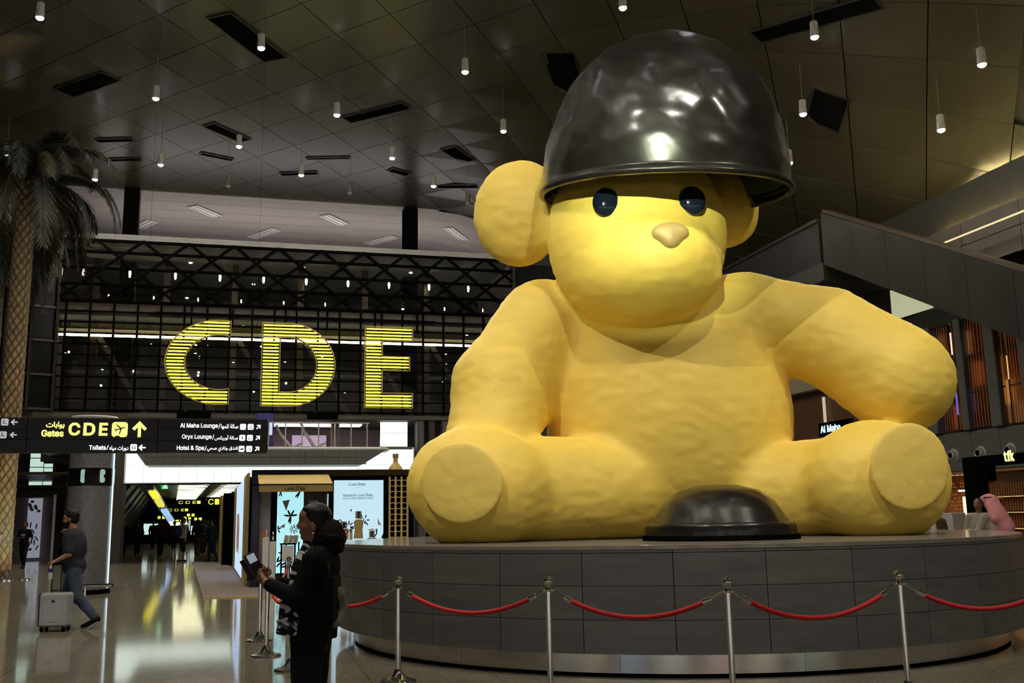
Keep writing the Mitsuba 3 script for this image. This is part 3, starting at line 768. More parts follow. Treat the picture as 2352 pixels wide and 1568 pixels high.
# totem column
k = tag(add('totem', g(lathe([(0, 0), (.49, 0), (.49, 3.97), (0, 3.97)], 40, trimesh.transformations.translation_matrix((-3.5, 24.9, 0)))), 'totem', smooth=40), 'round metal totem column with an etched triangle lattice behind the man with the suitcase', 'column')
cm = trimesh.transformations.translation_matrix((-3.5, 24.9, 0))
add('display_band', g(lathe([(.492, 2.42), (.5, 2.42), (.5, 2.82), (.492, 2.82)], 40, cm)), 'black_gloss', k, smooth=40)
add('base_ring', g(lathe([(.49, 0), (.52, 0), (.52, .10), (.49, .10)], 40, cm)), 'black', k, smooth=40)
add('top_plate', g(lathe([(0, 3.97), (.50, 3.97), (.52, 4.0), (.50, 4.03), (0, 4.03)], 40, cm)), 'white', k, smooth=40)
add('light_strip', g(bx(-3.5 + .475, -3.5 + .50, 24.9 - .18, 24.9 - .12, .12, 3.95)), 'lit', k, emit=(.75, .95, 1.05), w=.08)
for a in (-.17, .24):
    add('band_mark', tf(prism(rrect(0, .11, .03, .34, .05).difference(Point(.13, .18).buffer(.05)), .012), front(-3.5 + a, 24.9 - .505 + abs(a) * .14, 2.45)), 'lit', k, emit=(.20, .34, .30), w=.004)
k = tag(add('barrier_rail', tube([(-8.0, 18.6, .43), (-7.40, 18.6, .44)], .035, 10), 'chrome', smooth=40), 'low horizontal steel rail behind the man with the suitcase', 'rail')
for x in (-7.9,): add('leg', tube([(x, 18.6, 0), (x, 18.6, .43)], .02, 8), 'chrome', k)
for n, (x, y) in enumerate(((-14.35, 29.55), (-14.75, 29.3))):
    k = tag(add('floor_uplight', lathe([(0, .04), (.12, .04), (.13, .01), (.14, 0)], 16, trimesh.transformations.translation_matrix((x, y, 0))), 'lit', emit=(2.2, 2.2, 1.9), w=.02), 'small round uplight in the floor at the palm foot, ' + ('right one' if n == 0 else 'left one'), 'lamp')
    add('ring', lathe([(.13, 0), (.17, 0), (.17, .03), (.13, .045)], 16, trimesh.transformations.translation_matrix((x, y, 0))), 'chrome', k)
scene['palm_spot'] = {'type': 'spot', 'to_world': T().look_at(origin=[-13.6, 27.6, .15], target=[-15.1, 29.5, 2.6], up=[0, 0, 1]), 'intensity': rgb((150, 112, 55)), 'cutoff_angle': 42, 'beam_width': 20, 'sampling_weight': 1.0}
scene['crown_spot'] = {'type': 'spot', 'to_world': T().look_at(origin=[-19.5, 30.5, .3], target=[-17.2, 31.5, 12.6], up=[0, 1, 0]), 'intensity': rgb((520, 420, 220)), 'cutoff_angle': 14, 'beam_width': 8}


# date palms: trunk with leaf scars, crown of drooping fronds
def palm(x, y, z1, r0, seed, label, nf):
    R = random.Random(seed); zs = np.arange(0, z1, .034); n = 64; rows = []
    th = np.arange(n) * 2 * math.pi / n; cols = []
    for i, z in enumerate(zs):
        q = z / .34; ph = th * 8 / (2 * math.pi)
        d1 = 1 - 2 * np.abs(ph - np.round(ph)) - 2 * abs(q - round(q)); q2, ph2 = q + .5, ph + .5
        d2 = 1 - 2 * np.abs(ph2 - np.round(ph2)) - 2 * abs(q2 - round(q2)); w = np.where(d1 > d2, q - round(q), q2 - round(q2))
        scale = np.clip(np.maximum(d1, d2) * 2.2, 0, 1) ** .7
        tone = .75 + .5 * meshkit.noise(np.stack([ph * 0 + np.where(d1 > d2, np.round(ph), np.round(ph2) + .5) * 3.1, ph * 0 + np.where(d1 > d2, round(q), round(q2) + .5) * 2.7, ph * 0], 1))
        cols.append((np.array([.028, .021, .014]) * (1 - scale[:, None]) + np.array([.21, .155, .095]) * (scale * tone)[:, None]))
        grow = r0 * (1 + .12 * math.exp(-z / .5) + (.28 * max(0, (z - z1 + 1.6) / 1.6) if z > z1 - 1.6 else 0))
        rr = grow * (.88 + .24 * scale * (1 + .5 * w))
        rows.append(np.stack([x + rr * np.cos(th), y + rr * np.sin(th), np.full(n, z)], 1))
    v = np.vstack(rows); f = []
    m_ = len(zs); I, J = np.meshgrid(np.arange(m_ - 1), np.arange(n), indexing='ij')
    a, b = I * n + J, I * n + (J + 1) % n; c, d = (I + 1) * n + (J + 1) % n, (I + 1) * n + J
    q = np.stack([a, b, c, d], -1).reshape(-1, 4); f = np.vstack([q[:, [0, 1, 2]], q[:, [0, 2, 3]]])
    k = thing('palm_tree', label, 'palm tree'); add('trunk', mikit.ply(trimesh.Trimesh(v, f, process=False), None, True, color=np.vstack(cols)), 'bark', k)
    for i in range(nf):
        az = i * 2.39996 + R.uniform(-.2, .2); el = math.radians(R.uniform(10, 78) if i < nf * .62 else R.uniform(-35, 10)); L = R.uniform(2.9, 3.7)
        p = np.array([x + .15 * math.cos(az), y + .15 * math.sin(az), z1 + R.uniform(-.35, .15)]); pts, dirs = [p.copy()], []
        S = 13
        for s in range(S):
            d = np.array([math.cos(el) * math.cos(az), math.cos(el) * math.sin(az), math.sin(el)]); dirs.append(d); p = p + d * L / S; pts.append(p.copy()); el -= (.12 + .10 * s / S * (2.2 if el > -.9 else .4)); el = max(el, -1.45)
        ms = [tube(pts, np.linspace(.035, .008, len(pts)), 4, False)]; lv, lf = [], []
        for s in range(1, S):
            for e in range(4):
                t = s + e / 4; i0 = min(int(t), S - 1); p0 = pts[i0] + (pts[i0 + 1] - pts[i0]) * (t - i0); d = dirs[i0]
                sd = np.cross(d, [0, 0, 1.0]); sd /= np.linalg.norm(sd) + 1e-9; up = np.cross(sd, d)
                ll = .62 * math.sin(math.pi * (t / S) ** .75) ** .7 + .12
                for sg in (-1, 1):
                    tip = p0 + (sd * sg * .62 + d * .72 - up * .10) * ll + np.array([0, 0, -.28 * ll]) + np.array([R.uniform(-.04, .04) for _ in range(3)])
                    mid = p0 + (tip - p0) * .5 + up * .04; wv = d * .028
                    b = len(lv); lv += [p0 - wv, p0 + wv, mid + wv, tip, mid - wv]; lf += [[b, b + 1, b + 2], [b, b + 2, b + 4], [b + 4, b + 2, b + 3]]
        ms.append(trimesh.Trimesh(np.array(lv), lf, process=False)); add('frond', cat(ms), 'frond' if i % 3 else 'frond_b', k)


palm(-15.06, 29.5, 12.1, .265, 5, 'tall date palm with a lit scaly trunk at the left edge, the nearer one', 44)
palm(-17.75, 33.0, 11.6, .30, 9, 'second date palm half outside the picture at the far left, behind the nearer one', 36)

# ------------------------------------------------------------------ overhead gates sign
sg_ = thing('gates_sign', 'long black overhead gates sign with yellow C D E and white lounge names', 'sign')
SV, SZ0, SZ1 = 20.0, 2.865, 3.515
add('board', g(cbx(-4.9, .36, SV, SV + .22, SZ0, SZ1, .008)), 'satin_black', sg_)
add('end_cap', g(bx(.36, .375, SV - .005, SV + .225, SZ0, SZ1)), 'alu', sg_)
for u in (-3.97, -1.68): add('joint', g(bx(u - .006, u + .006, SV - .004, SV, SZ0, SZ1)), 'black', sg_)
for z, a, b in ((3.165, -1.68, .36), (3.335, -1.68, .36), (3.11, -3.97, -1.68), (3.3, -4.9, -3.97), (3.11, -4.9, -3.97)):
    if not (z == 3.165): add('joint', g(bx(a, b, SV - .003, SV, z - .004, z + .004)), 'black', sg_)
    else: add('joint', g(bx(a, b, SV - .003, SV, 3.085, 3.093)), 'black', sg_)
for u in (-4.2, -2.0, .1): add('hanger', g(tube([(u, SV + .11, SZ1), (u, SV + .11, 17.0)], .002, 4)), 'black', sg_)
YEL, WHI, GRY = (1.15, 1.1, .20), (1.2, 1.25, 1.25), (.34, .34, .34)
PXM, PYM = 1 / 128.0, 1 / 123.5      # size of one drawing unit on the sign, across and up


def on_sign(name, poly, px, py, col):
    """Places a drawing whose lower left corner stands at that many pixels right of and below the board's corner."""
    add(name, tf(prism(poly, .012), front(-4.45 + px * PXM, SV - .010, SZ1 - py * PYM)), 'lit', sg_, emit=col, w=.006)


def arrow(d, s):
    a = union_all([LineString([(0, -.5), (0, .46)]).buffer(.11, cap_style=2), LineString([(-.42, .02), (0, .45), (.42, .02)]).buffer(.11, cap_style=2, join_style=2)])
    return affinity.scale(affinity.rotate(a, d, origin=(0, 0)), s, s, origin=(0, 0))


def ar(s):
    return ''.join(chr(int(c, 16)) for c in s.split())[::-1]


AR = 'NotoSansArabic'
def word(txt, font, px0, px1, py_top, py_bot, col, bold=2):
    p = fit(lettering(txt, .1, font, bold), 0, (px1 - px0) * PXM, 0, (py_bot - py_top) * PYM); on_sign('lettering', p, px0, py_bot, col)


y0 = 957
word(ar('FE91 FEEE FE8D FE91 FE8E FE95'), AR, 102, 143, 966 - y0, 983 - y0, YEL, 3)
word('Gates', 'Inter', 93, 142, 985 - y0, 1001 - y0, YEL, 4)
for ch, a, b in (('C', 152, 178), ('D', 185, 212), ('E', 220, 240)): word(ch, 'Inter', a, b, 968 - y0, 998 - y0, YEL, 4)
plane = union_all([affinity.rotate(q, 18, origin=(0, 0)) for q in (sbox(-11, -1.3, 12, 1.3), Polygon([(1, 0), (5, 0), (-3, 12), (-5.5, 12)]), Polygon([(1, 0), (5, 0), (-3, -12), (-5.5, -12)]), Polygon([(-9, 0), (-7, 0), (-11, 5), (-12.5, 5)]), Polygon([(-9, 0), (-7, 0), (-11, -4), (-12.5, -4)]))])
ic = rrect(0, 36, 0, 35, 7).difference(affinity.translate(plane, 18, 19)).difference(sbox(8, -1, 19, 3)); on_sign('pictogram', affinity.scale(ic, PXM, PYM, origin=(0, 0)), 249, 1001 - y0, YEL)
on_sign('arrow', affinity.scale(affinity.translate(arrow(0, 34), 0, 17), PXM, PYM, origin=(0, 0)), 312, 1001 - y0, YEL)
word('Toilets', 'Inter', 200, 238, 1020 - y0, 1031 - y0, WHI, 3); on_sign('slash', affinity.scale(Polygon([(0, 0), (1.6, 0), (5, 11), (3.4, 11)]), PXM, PYM, origin=(0, 0)), 239, 1031 - y0, WHI)
word(ar('FEA9 FEED FEAD FE8D FE95 0020 FEE3 FEF4 FE8E FEE9'), AR, 246, 289, 1021 - y0, 1034 - y0, WHI, 2)
def tile(px, py, s, kind, col=WHI):
    q = rrect(0, s, 0, s, 3)
    if kind == 'wc': q = q.difference(union_all([sbox(4, 4, 6, 10), sbox(10, 4, 12, 10), sbox(7.6, 3, 8.4, 13), Point(5, 11.5).buffer(1), Point(11, 11.5).buffer(1)]))
    elif kind == 'lift': q = q.difference(union_all([sbox(4, 3, 11, 8).difference(sbox(5, 4, 10, 7)), Point(5.5, 11).buffer(.9), Point(9.5, 11).buffer(.9)]))
    elif kind == 'bed': q = q.difference(union_all([sbox(3, 5, 12, 7), sbox(3, 4, 4, 10), sbox(6, 7, 12, 8.5)]))
    elif kind == 'seat': q = q.difference(union_all([Point(6, 12).buffer(1.3), sbox(5.3, 5, 7, 11), sbox(5.3, 5, 10.5, 6.5), sbox(9.5, 2.5, 10.8, 6), sbox(3, 2.5, 4.2, 8)]))
    elif kind == 'lounge': q = q.difference(union_all([sbox(4, 4, 5.2, 9), sbox(7, 4, 9, 10), Point(8, 11).buffer(1)]))
    on_sign('pictogram', affinity.scale(q, PXM, PYM, origin=(0, 0)), px, py - y0, col)
tile(293, 1033, 15.5, 'wc')
def arr(px, py, d, s, col=WHI): on_sign('arrow', affinity.scale(affinity.translate(arrow(d, s), s / 2, s / 2), PXM, PYM, origin=(0, 0)), px, py - y0, col)
arr(313, 1033, 90, 15)
for r, (en, a, arab, b0, icn) in enumerate((('Al Maha Lounge', 406, 'FEBB FE8E FEDF FE94 0020 FEDF FEE0 FEE4 FEEC FE8E', 502, ''), ('Oryx Lounge', 411, 'FEBB FE8E FEDF FE94 0020 FE83 FEED FEAD FEF3 FEDC FEB2', 488, 'lounge'), ('Hotel & Spa', 400, 'FED3 FEE8 FEAA FED5 0020 FEED FEE7 FE8E FEA9 FEF1 0020 FEBB FEA4 FEF2', 471, 'bed'))):
    t = 967.5 - y0 + r * 26.5; e = b0 - 7
    word(en, 'Inter', a, e, t, t + (13.2 if r != 0 else 11.5) + (2 if r == 0 else 0), WHI, 3)
    on_sign('slash', affinity.scale(Polygon([(0, 0), (1.6, 0), (5, 12), (3.4, 12)]), PXM, PYM, origin=(0, 0)), e + 1, t + 12.5, WHI)
    word(ar(arab), AR, b0, 544, t + 1, t + 14.5, WHI, 2)
    tile(548 - r, t + 15.0 + y0, 14.5, icn); tile(566.5 - r, t + 15.0 + y0, 14.5, 'lift'); arr(586 - r, t + 14.5 + y0, -45, 13)
for py in (976, 1005): tile(4 - (py > 990) * 2, py, 16, 'seat', GRY); arr(26, py - 1, 90, 14, GRY)
# ------------------------------------------------------------------ round stone plinth
PC, PR = np.array([2.057, 14.03]), 4.467
PM = trimesh.transformations.translation_matrix((PC[0], PC[1], 0))
pl = thing('plinth', 'large round plinth clad in dark stone slabs with a steel kick band', 'plinth')
add('core', lathe([(0, .24), (PR - .05, .24), (PR - .05, 1.20), (0, 1.20)], 128, PM), 'joint', pl)
add('top_slab', lathe([(0, 1.19), (PR - .012, 1.19), (PR - .002, 1.20), (PR, 1.236), (PR - .006, 1.243), (0, 1.243)], 160, PM), 'stone_top', pl, smooth=20)


def arc(a0, a1, r0, r1, z0, z1, n=6):
    t = np.linspace(a0, a1, n + 1); v = []
    for a in t:
        for r, z in ((r0, z0), (r1, z0), (r1, z1), (r0, z1)): v.append((r * math.sin(a), -r * math.cos(a), z))
    f = []
    for i in range(n):
        for k in range(4):
            a, b, c, d = i * 4 + k, i * 4 + (k + 1) % 4, (i + 1) * 4 + (k + 1) % 4, (i + 1) * 4 + k; f += [[a, c, b], [a, d, c]]
    f += [[0, 1, 2], [0, 2, 3], [n * 4, n * 4 + 2, n * 4 + 1], [n * 4, n * 4 + 3, n * 4 + 2]]
    m = trimesh.Trimesh(np.array(v), f, process=False); trimesh.repair.fix_normals(m); return m


AS = math.radians(11.25); rowsz = [(1.172, 1.193, 'coping'), (.862, 1.166, 'stone_slab'), (.548, .857, 'stone_slab'), (.232, .543, 'stone_slab')]
for r_, (z0, z1, nm) in enumerate(rowsz):
    pm = P(arc(.0008, AS - .0008, PR - .045, PR - (.004 if nm == 'coping' else 0), z0, z1), 30)
    for k in range(32):
        add(nm, pm, 'stone' if (k * 5 + r_ * 3) % 4 else 'stone_b', pl, M=T().translate([PC[0], PC[1], 0]).rotate([0, 0, 1], -7.3 + 11.25 * k))
kp = P(arc(.0004, math.radians(24) - .0004, 4.20, 4.235, .028, .234, 14), 30)
for k in range(15): add('kick_plate', kp, 'brushed', pl, M=T().translate([PC[0], PC[1], 0]).rotate([0, 0, 1], -14.6 + 24 * k))
add('shadow_gap', lathe([(0, 0), (4.22, 0), (4.22, .03), (4.19, .24), (0, .24)], 96, PM), 'black', pl)

# ------------------------------------------------------------------ big yellow stuffed bear with a plain black dome hat
Z0 = 1.243
prims = [ell((2.1, 13.35, 2.75), (1.66, 1.22, 1.75)), ell((2.02, 13.35, 3.85), (1.32, 1.0, 1.0)),
         cap((.42, 13.25, 4.12), (-.12, 12.85, 3.2), .62, .63), cap((-.12, 12.85, 3.2), (-.33, 12.35, 2.3), .62, .56),
         cap((3.15, 13.2, 4.22), (4.15, 12.9, 3.80), .56, .62), cap((4.15, 12.9, 3.85), (4.92, 12.55, 3.18), .62, .70, k=.12),
         cap((1.35, 12.75, 1.83), (-.2, 12.1, 1.86), .66, .66, k=.12), ell((-.45, 11.85, 1.88), (.86, .66, .74), (0, 0, -20), k=.12),
         cap((3.1, 12.85, 1.78), (4.2, 12.35, 1.84), .60, .62, k=.12), ell((4.38, 12.05, 1.88), (.90, .70, .74), (0, 0, 15), k=.12)]
head = [ell((1.66, 12.55, 5.12), (1.17, 1.10, 1.28), k=.12), ell((1.86, 11.62, 4.66), (.56, .44, .44), k=.2), ell((1.80, 11.95, 4.45), (.8, .6, .5), k=.3),
        ell((.14, 13.25, 5.70), (.66, .36, .76), (0, 0, -12), k=.12), ell((3.02, 13.35, 5.75), (.50, .32, .56), (0, 0, 12), k=.12)]
bm = blob(prims + head, .045, .26, 4, flat=Z0)
wrinkle(bm, .022, 2.6, 3); wrinkle(bm, .012, 6.0, 5, (1, 1, 2.2)); wrinkle(bm, .003, 18.0, 9, (1, 1, 1.6))
bm.vertices[:, 2] = np.maximum(bm.vertices[:, 2], Z0)
bear = thing('stuffed_bear', 'giant plain yellow stuffed bear sitting on the round stone plinth', 'sculpture')
add('body', bm, 'bear', bear, smooth=True)
for x in (1.18, 2.22):
    e = blob([ell((x, 11.54 + .05 * abs(x - 1.7), 5.28), (.17, .09, .19))], .012, .02); add('eye', e, 'eye', bear, smooth=True)
nz = blob([ell((1.88, 11.20, 4.78), (.22, .09, .13)), ell((1.88, 11.19, 4.70), (.12, .08, .12))], .014, .05); labels[add('nose', nz, 'gold_dark', bear, smooth=True)] = {'label': 'darker yellow oval nose'}
for c, r, d in (((-.60, 11.24, 1.92), (.50, .06, .46), (4, 0, -20)), ((4.52, 11.38, 2.02), (.52, .06, .50), (4, 0, 15))):
    add('foot_pad', wrinkle(blob([ell(c, r, d)], .02, .02), .006, 8, 2), 'bear_pad', bear, smooth=True)


def hatM():
    return trimesh.transformations.translation_matrix((2.02, 12.32, 5.60)) @ trimesh.transformations.rotation_matrix(math.radians(8.5), (1, 0, 0)) @ trimesh.transformations.rotation_matrix(math.radians(1), (0, 1, 0))


hp = [(1.55, .02), (1.58, -.01), (1.625, 0), (1.64, .04), (1.62, .08), (1.585, .12), (1.575, .35), (1.54, .60), (1.47, .90), (1.36, 1.17), (1.21, 1.44), (1.01, 1.68), (.78, 1.87), (.52, 1.99), (.26, 2.05), (0, 2.07)]
from scipy.interpolate import PchipInterpolator
tt = np.arange(len(hp)); ti = np.linspace(0, len(hp) - 1, 90); hq = np.stack([PchipInterpolator(tt, np.array(hp)[:, k])(ti) for k in (0, 1)], 1)
hm = lathe(hq, 128, None); c_ = hm.vertices.copy()
dents = (meshkit.fbm(c_ * 1.6, 3, 4) - .5) * .05 + (meshkit.fbm(c_ * 3.4, 2, 8) - .5) * .05 + (meshkit.fbm(c_ * 9.0, 2, 9) - .5) * .012
hm.vertices = c_ * (1 + (dents * np.clip(c_[:, 2] / .3, 0, 1))[:, None] / 1.7); hm.apply_transform(hatM())
hat = tag(add('dome_hat', hm, 'hat', smooth=True), 'big plain glossy black dome hat on the yellow bear, tipped over its brow', 'hat')
li = [(r * .965 - .01, z * .965 + .02) for r, z in hp[5:]]
labels[add('lining', lathe(np.array(li)[::-1], 96, hatM()), 'hat_lining', hat, smooth=True)] = {'label': 'dull teal lining'}
cp = [(0, Z0), (.80, Z0), (.84, Z0 + .02), (.84, Z0 + .15), (.82, Z0 + .18), (.76, Z0 + .19), (.72, Z0 + .25), (.62, Z0 + .42), (.46, Z0 + .54), (.22, Z0 + .60), (0, Z0 + .61)]
cq = np.array(cp); ck = lathe(cq, 96, None); ck = ck.subdivide(); v_ = ck.vertices; v_[:, :2] *= (1 + (meshkit.fbm(v_ * 4, 2, 6) - .5) * .03)[:, None]; ck.vertices = v_
ck.apply_transform(np.array([[1.0, 0, 0, 2.30], [0, .95, 0, 11.30], [0, 0, 1, 0], [0, 0, 0, 1]]))
ck = tag(add('black_dome', ck, 'hat', smooth=40), 'low glossy black dome lying between the legs of the yellow bear', 'dome')
add('foot_ring', lathe([(.80, Z0), (.87, Z0), (.87, Z0 + .05), (.82, Z0 + .06)], 64, np.array([[1.0, 0, 0, 2.30], [0, .95, 0, 11.30], [0, 0, 1, 0], [0, 0, 0, 1]])), 'black', ck)

# ------------------------------------------------------------------ posts and red ropes
posts = [(-1.14, 9.82), (.27, 8.58), (1.68, 8.09), (3.25, 8.62), (4.55, 8.45), (-2.90, 11.85), (-3.36, 13.35), (-3.57, 15.9), (-2.36, 10.70)]
plab = ['chrome rope post standing second from the left in front of the plinth', 'chrome rope post in front of the left leg of the bear', 'chrome rope post in front of the black dome base', 'chrome rope post in front of the right leg of the bear, rightmost in the picture', 'chrome rope post just beyond the right edge of the picture',
        'chrome rope post just left of the woman, the nearer of two', 'chrome rope post just left of the woman, the farther of two', 'chrome rope post behind the chest of the woman, only its ball showing', 'chrome rope post behind the legs of the woman']
PS = [1, 1.045, 1.045, 1.045, 1.045, 1, 1, 1, 1]
base_p = P(lathe([(0, 0), (.165, 0), (.172, .008), (.165, .02), (.12, .03), (.075, .05), (.045, .085), (.032, .12), (0, .12)], 40), 35)
pole_p = P(lathe([(0, .11), (.0245, .11), (.0245, .855), (0, .855)], 24), 40)
coll_p = P(lathe([(0, .850), (.030, .850), (.030, .862), (.058, .866), (.060, .874), (.030, .878), (.024, .895), (0, .895)], 28), 40)
ball = trimesh.creation.uv_sphere(.041, count=[20, 40]); a_ = np.arctan2(ball.vertices[:, 1], ball.vertices[:, 0]); ball.vertices *= (1 + .035 * np.cos(12 * a_ + 3 * ball.vertices[:, 2] / .041) * np.clip(ball.vertices[:, 2] / .02 + .4, 0, 1))[:, None]; ball.apply_translation((0, 0, .943)); ball_p = P(ball, True)
for (x, y), lab, ps in zip(posts, plab, PS):
    M = T().translate([x, y, 0]).scale([1, 1, ps]); k = thing('rope_post', lab, 'rope post')
    add('base', base_p, 'chrome', k, M=M); add('pole', pole_p, 'chrome', k, M=M); add('collar', coll_p, 'chrome', k, M=M); add('finial', ball_p, 'chrome', k, M=M)


def rope(i, j, sag, lab):
    a, b = np.array([*posts[i], .862 * PS[i]]), np.array([*posts[j], .862 * PS[j]]); d = (b - a) / np.linalg.norm(b - a); a, b = a + d * .052, b - d * .052
    t = np.linspace(0, 1, 41); p = a + (b - a) * t[:, None]; p[:, 2] -= sag * 4 * t * (1 - t)
    L = np.r_[0, np.cumsum(np.linalg.norm(np.diff(p, axis=0), axis=1))]
    at = lambda s: np.array([np.interp(s, L, p[:, k]) for k in range(3)])
    ss = np.linspace(.16, L[-1] - .16, 40); k = tag(add('rope', tube([at(s) for s in ss], .0195, 12), 'red_velvet', smooth=True), lab, 'rope')
    for e, sg in ((0, 1), (L[-1], -1)):
        add('ferrule', tube([at(e + sg * s) for s in (.09, .10, .165, .17)], [.012, .022, .022, .018], 14), 'chrome', k, smooth=40)
        add('hook', tube([at(e + sg * s) for s in (0, .02, .06, .095)], [.006, .011, .006, .010], 8), 'chrome', k, smooth=40)


rope(8, 0, .19, 'red velvet rope hanging beside the woman on her right-hand side of the picture'); rope(0, 1, .20, 'red velvet rope hanging in front of the left foot of the bear')
rope(1, 2, .20, 'red velvet rope hanging in front of the middle of the plinth'); rope(2, 3, .23, 'red velvet rope hanging below the black dome base and the right leg of the bear'); rope(3, 4, .20, 'red velvet rope running out of the picture at the right')
rope(5, 8, .22, 'red velvet rope running behind the hands of the woman'); rope(6, 7, .25, 'red velvet rope behind the phone of the woman, going away')
# ------------------------------------------------------------------ hanging ceiling lamps
lamp_xyz = [(-12.93, 25.34), (-7.3, 27.35), (-11.65, 30.75), (-5.94, 32.36), (-10.09, 35.1), (-13.65, 36.87), (-8.45, 38.33), (-4.54, 36.59), (-3.2, 39.94), (-1.33, 29.18), (-.18, 34.02), (3.21, 25.15), (8.23, 24.59), (8.9, 28.16), (12.11, 26.21), (11.93, 23.25), (9.22, 30.97), (-19.01, 35.53), (-16.87, 38.41), (-11.75, 39.49), (-6.85, 40.65), (-1.85, 42.17),
            (-5.0, 1.5), (3.0, 0.0), (11.0, 3.5), (-1.0, -2.0), (-8, 8), (7, 9), (0, 7.0), (-4.5, 14.5), (-6.5, 12.0), (-9, 18), (-14, 12), (4.5, 17.5), (-3, 22), (-10, 22), (5, 4), (-12, 2), (-5, 5.5), (-9, 4.5)]
llab = ['glaring pendant ceiling lamp in the upper left corner', 'pendant ceiling lamp in front of the large black slot', 'pendant ceiling lamp right of the palm crown, the higher one', 'pendant ceiling lamp at the left end of a long black slot', 'pendant ceiling lamp under the slanting black slot', 'pendant ceiling lamp above the left black column', 'pendant ceiling lamp hanging over a thin level slot', 'pendant ceiling lamp left of the small black slot above the yellow ear', 'pendant ceiling lamp left of the yellow ear', 'pendant ceiling lamp left of the wide black opening', 'pendant ceiling lamp above the yellow ear',
        'pendant ceiling lamp at the top, just left of the dome hat', 'pendant ceiling lamp under the longest black slot at the top right', 'pendant ceiling lamp left of the black opening right of the hat', 'pendant ceiling lamp in front of the warm lit patch of the ceiling', 'pendant ceiling lamp near the upper right corner', 'pendant ceiling lamp touching the right edge of the dome hat', 'pendant ceiling lamp behind the palm crown at the left edge', 'pendant ceiling lamp at the tips of the palm fronds', 'unlit pendant lamp hanging above the letter C', 'unlit pendant lamp hanging above the letter D', 'unlit pendant lamp hanging left of the yellow ear'] + [f'pendant ceiling lamp overhead in front of the picture, {nth(i, 18)}' for i in range(18)]
hous = P(lathe([(0, .22), (.09, .22), (.105, .20), (.105, .02), (.098, 0), (.098, -.02), (.112, -.04), (.112, -.22), (.10, -.235), (.10, -.10), (0, -.10)], 20), 40)
disc = P(lathe([(0, -.30), (.045, -.293), (.085, -.27), (.108, -.235), (.112, -.222)], 20), True)
for n, ((x, y), lab) in enumerate(zip(lamp_xyz, llab)):
    z = zc(UV(x, y)[0]) - 1.6; far = n in (19, 20, 21); M = T().translate([x, y, z + .22])
    k = thing('pendant_light', lab, 'ceiling lamp', 'overhead ceiling lamps' if n > 21 else None)
    add('housing', hous, 'lamp_white' if not far else 'grey_panel', k, M=M)
    add('diffuser', disc, 'lit', k, M=M, emit=None if far else (1000, 920, 760), w=.5)
    add('cable', bx(x - .008, x + .008, y - .008, y + .008, z + .42, z + 1.6), 'grey_panel', k)

# ------------------------------------------------------------------ perfume shop booth
KV = 24.9
kb = thing('perfume_booth', 'black and gold perfume shop booth with a golden awning', 'shop booth')
add('roof', g(cbx(.10, 4.1, KV, 27.6, 2.62, 2.78, .015)), 'black_gloss', kb)
add('post', g(cbx(.12, .30, KV - .02, KV + .2, 0, 2.64, .01)), 'navy_gloss', kb); add('post', g(cbx(1.97, 2.06, KV - .02, KV + .2, 0, 2.64, .01)), 'black', kb)
add('post', g(cbx(3.30, 3.40, KV - .02, KV + .2, 0, 2.64, .01)), 'black', kb); add('post', g(cbx(3.92, 4.05, KV - .02, KV + .2, 0, 2.64, .01)), 'black', kb)
add('rear_wall', g(bx(.3, 4.0, 27.4, 27.6, 0, 2.64)), 'dark_wall', kb); add('plinth', g(bx(.3, 4.0, KV + .2, 27.5, 0, .03)), 'satin_black', kb)
add('backing', g(bx(2.06, 4.0, KV + .12, KV + .2, 0, 2.62)), 'black', kb)
add('side_panel', g(bx(.58, .72, KV + .25, KV + .4, 0, 2.3)), 'black', kb)
aw = trimesh.convex.convex_hull(np.array([[u, v, z] for u in (.24, 1.93) for v, z in ((KV, 2.66), (KV, 2.60), (KV - .02, 2.66))] + [[u, KV - .46, z] for u in (.27, 2.0) for z in (2.43, 2.40)]))
add('awning', g(aw), 'gold', kb); add('valance', g(cbx(.27, 2.0, KV - .48, KV - .44, 2.235, 2.40, .004)), 'gold_dark', kb)
add('awning_rod', g(tube([(.1, KV - .49, 2.41), (2.0, KV - .49, 2.41)], .012, 6)), 'black', kb)
def caps(t): return ''.join(chr(0x1D400 + ord(c) - 65) if c.isalpha() else c for c in t)
def serif(t, w):
    b = t.replace('Ô', 'O'); L = lambda q: lettering(caps(q), .1, 'NotoSansMath', 0); full = L(b); x0, y0, x1, y1 = full.bounds; i = t.index('Ô')
    e = L(b[:i + 1]).bounds[2]; o = L('O').bounds; cx = e - (o[2] - o[0]) / 2
    return fit(union_all([full, LineString([(cx - .030, y1 + .014), (cx, y1 + .036), (cx + .030, y1 + .014)]).buffer(.007)]), 0, w)
lc = serif('LANCÔME', .50)
add('shop_name', tf(prism(lc, .006), front(.86, KV - .482, 2.275)), 'black', kb)
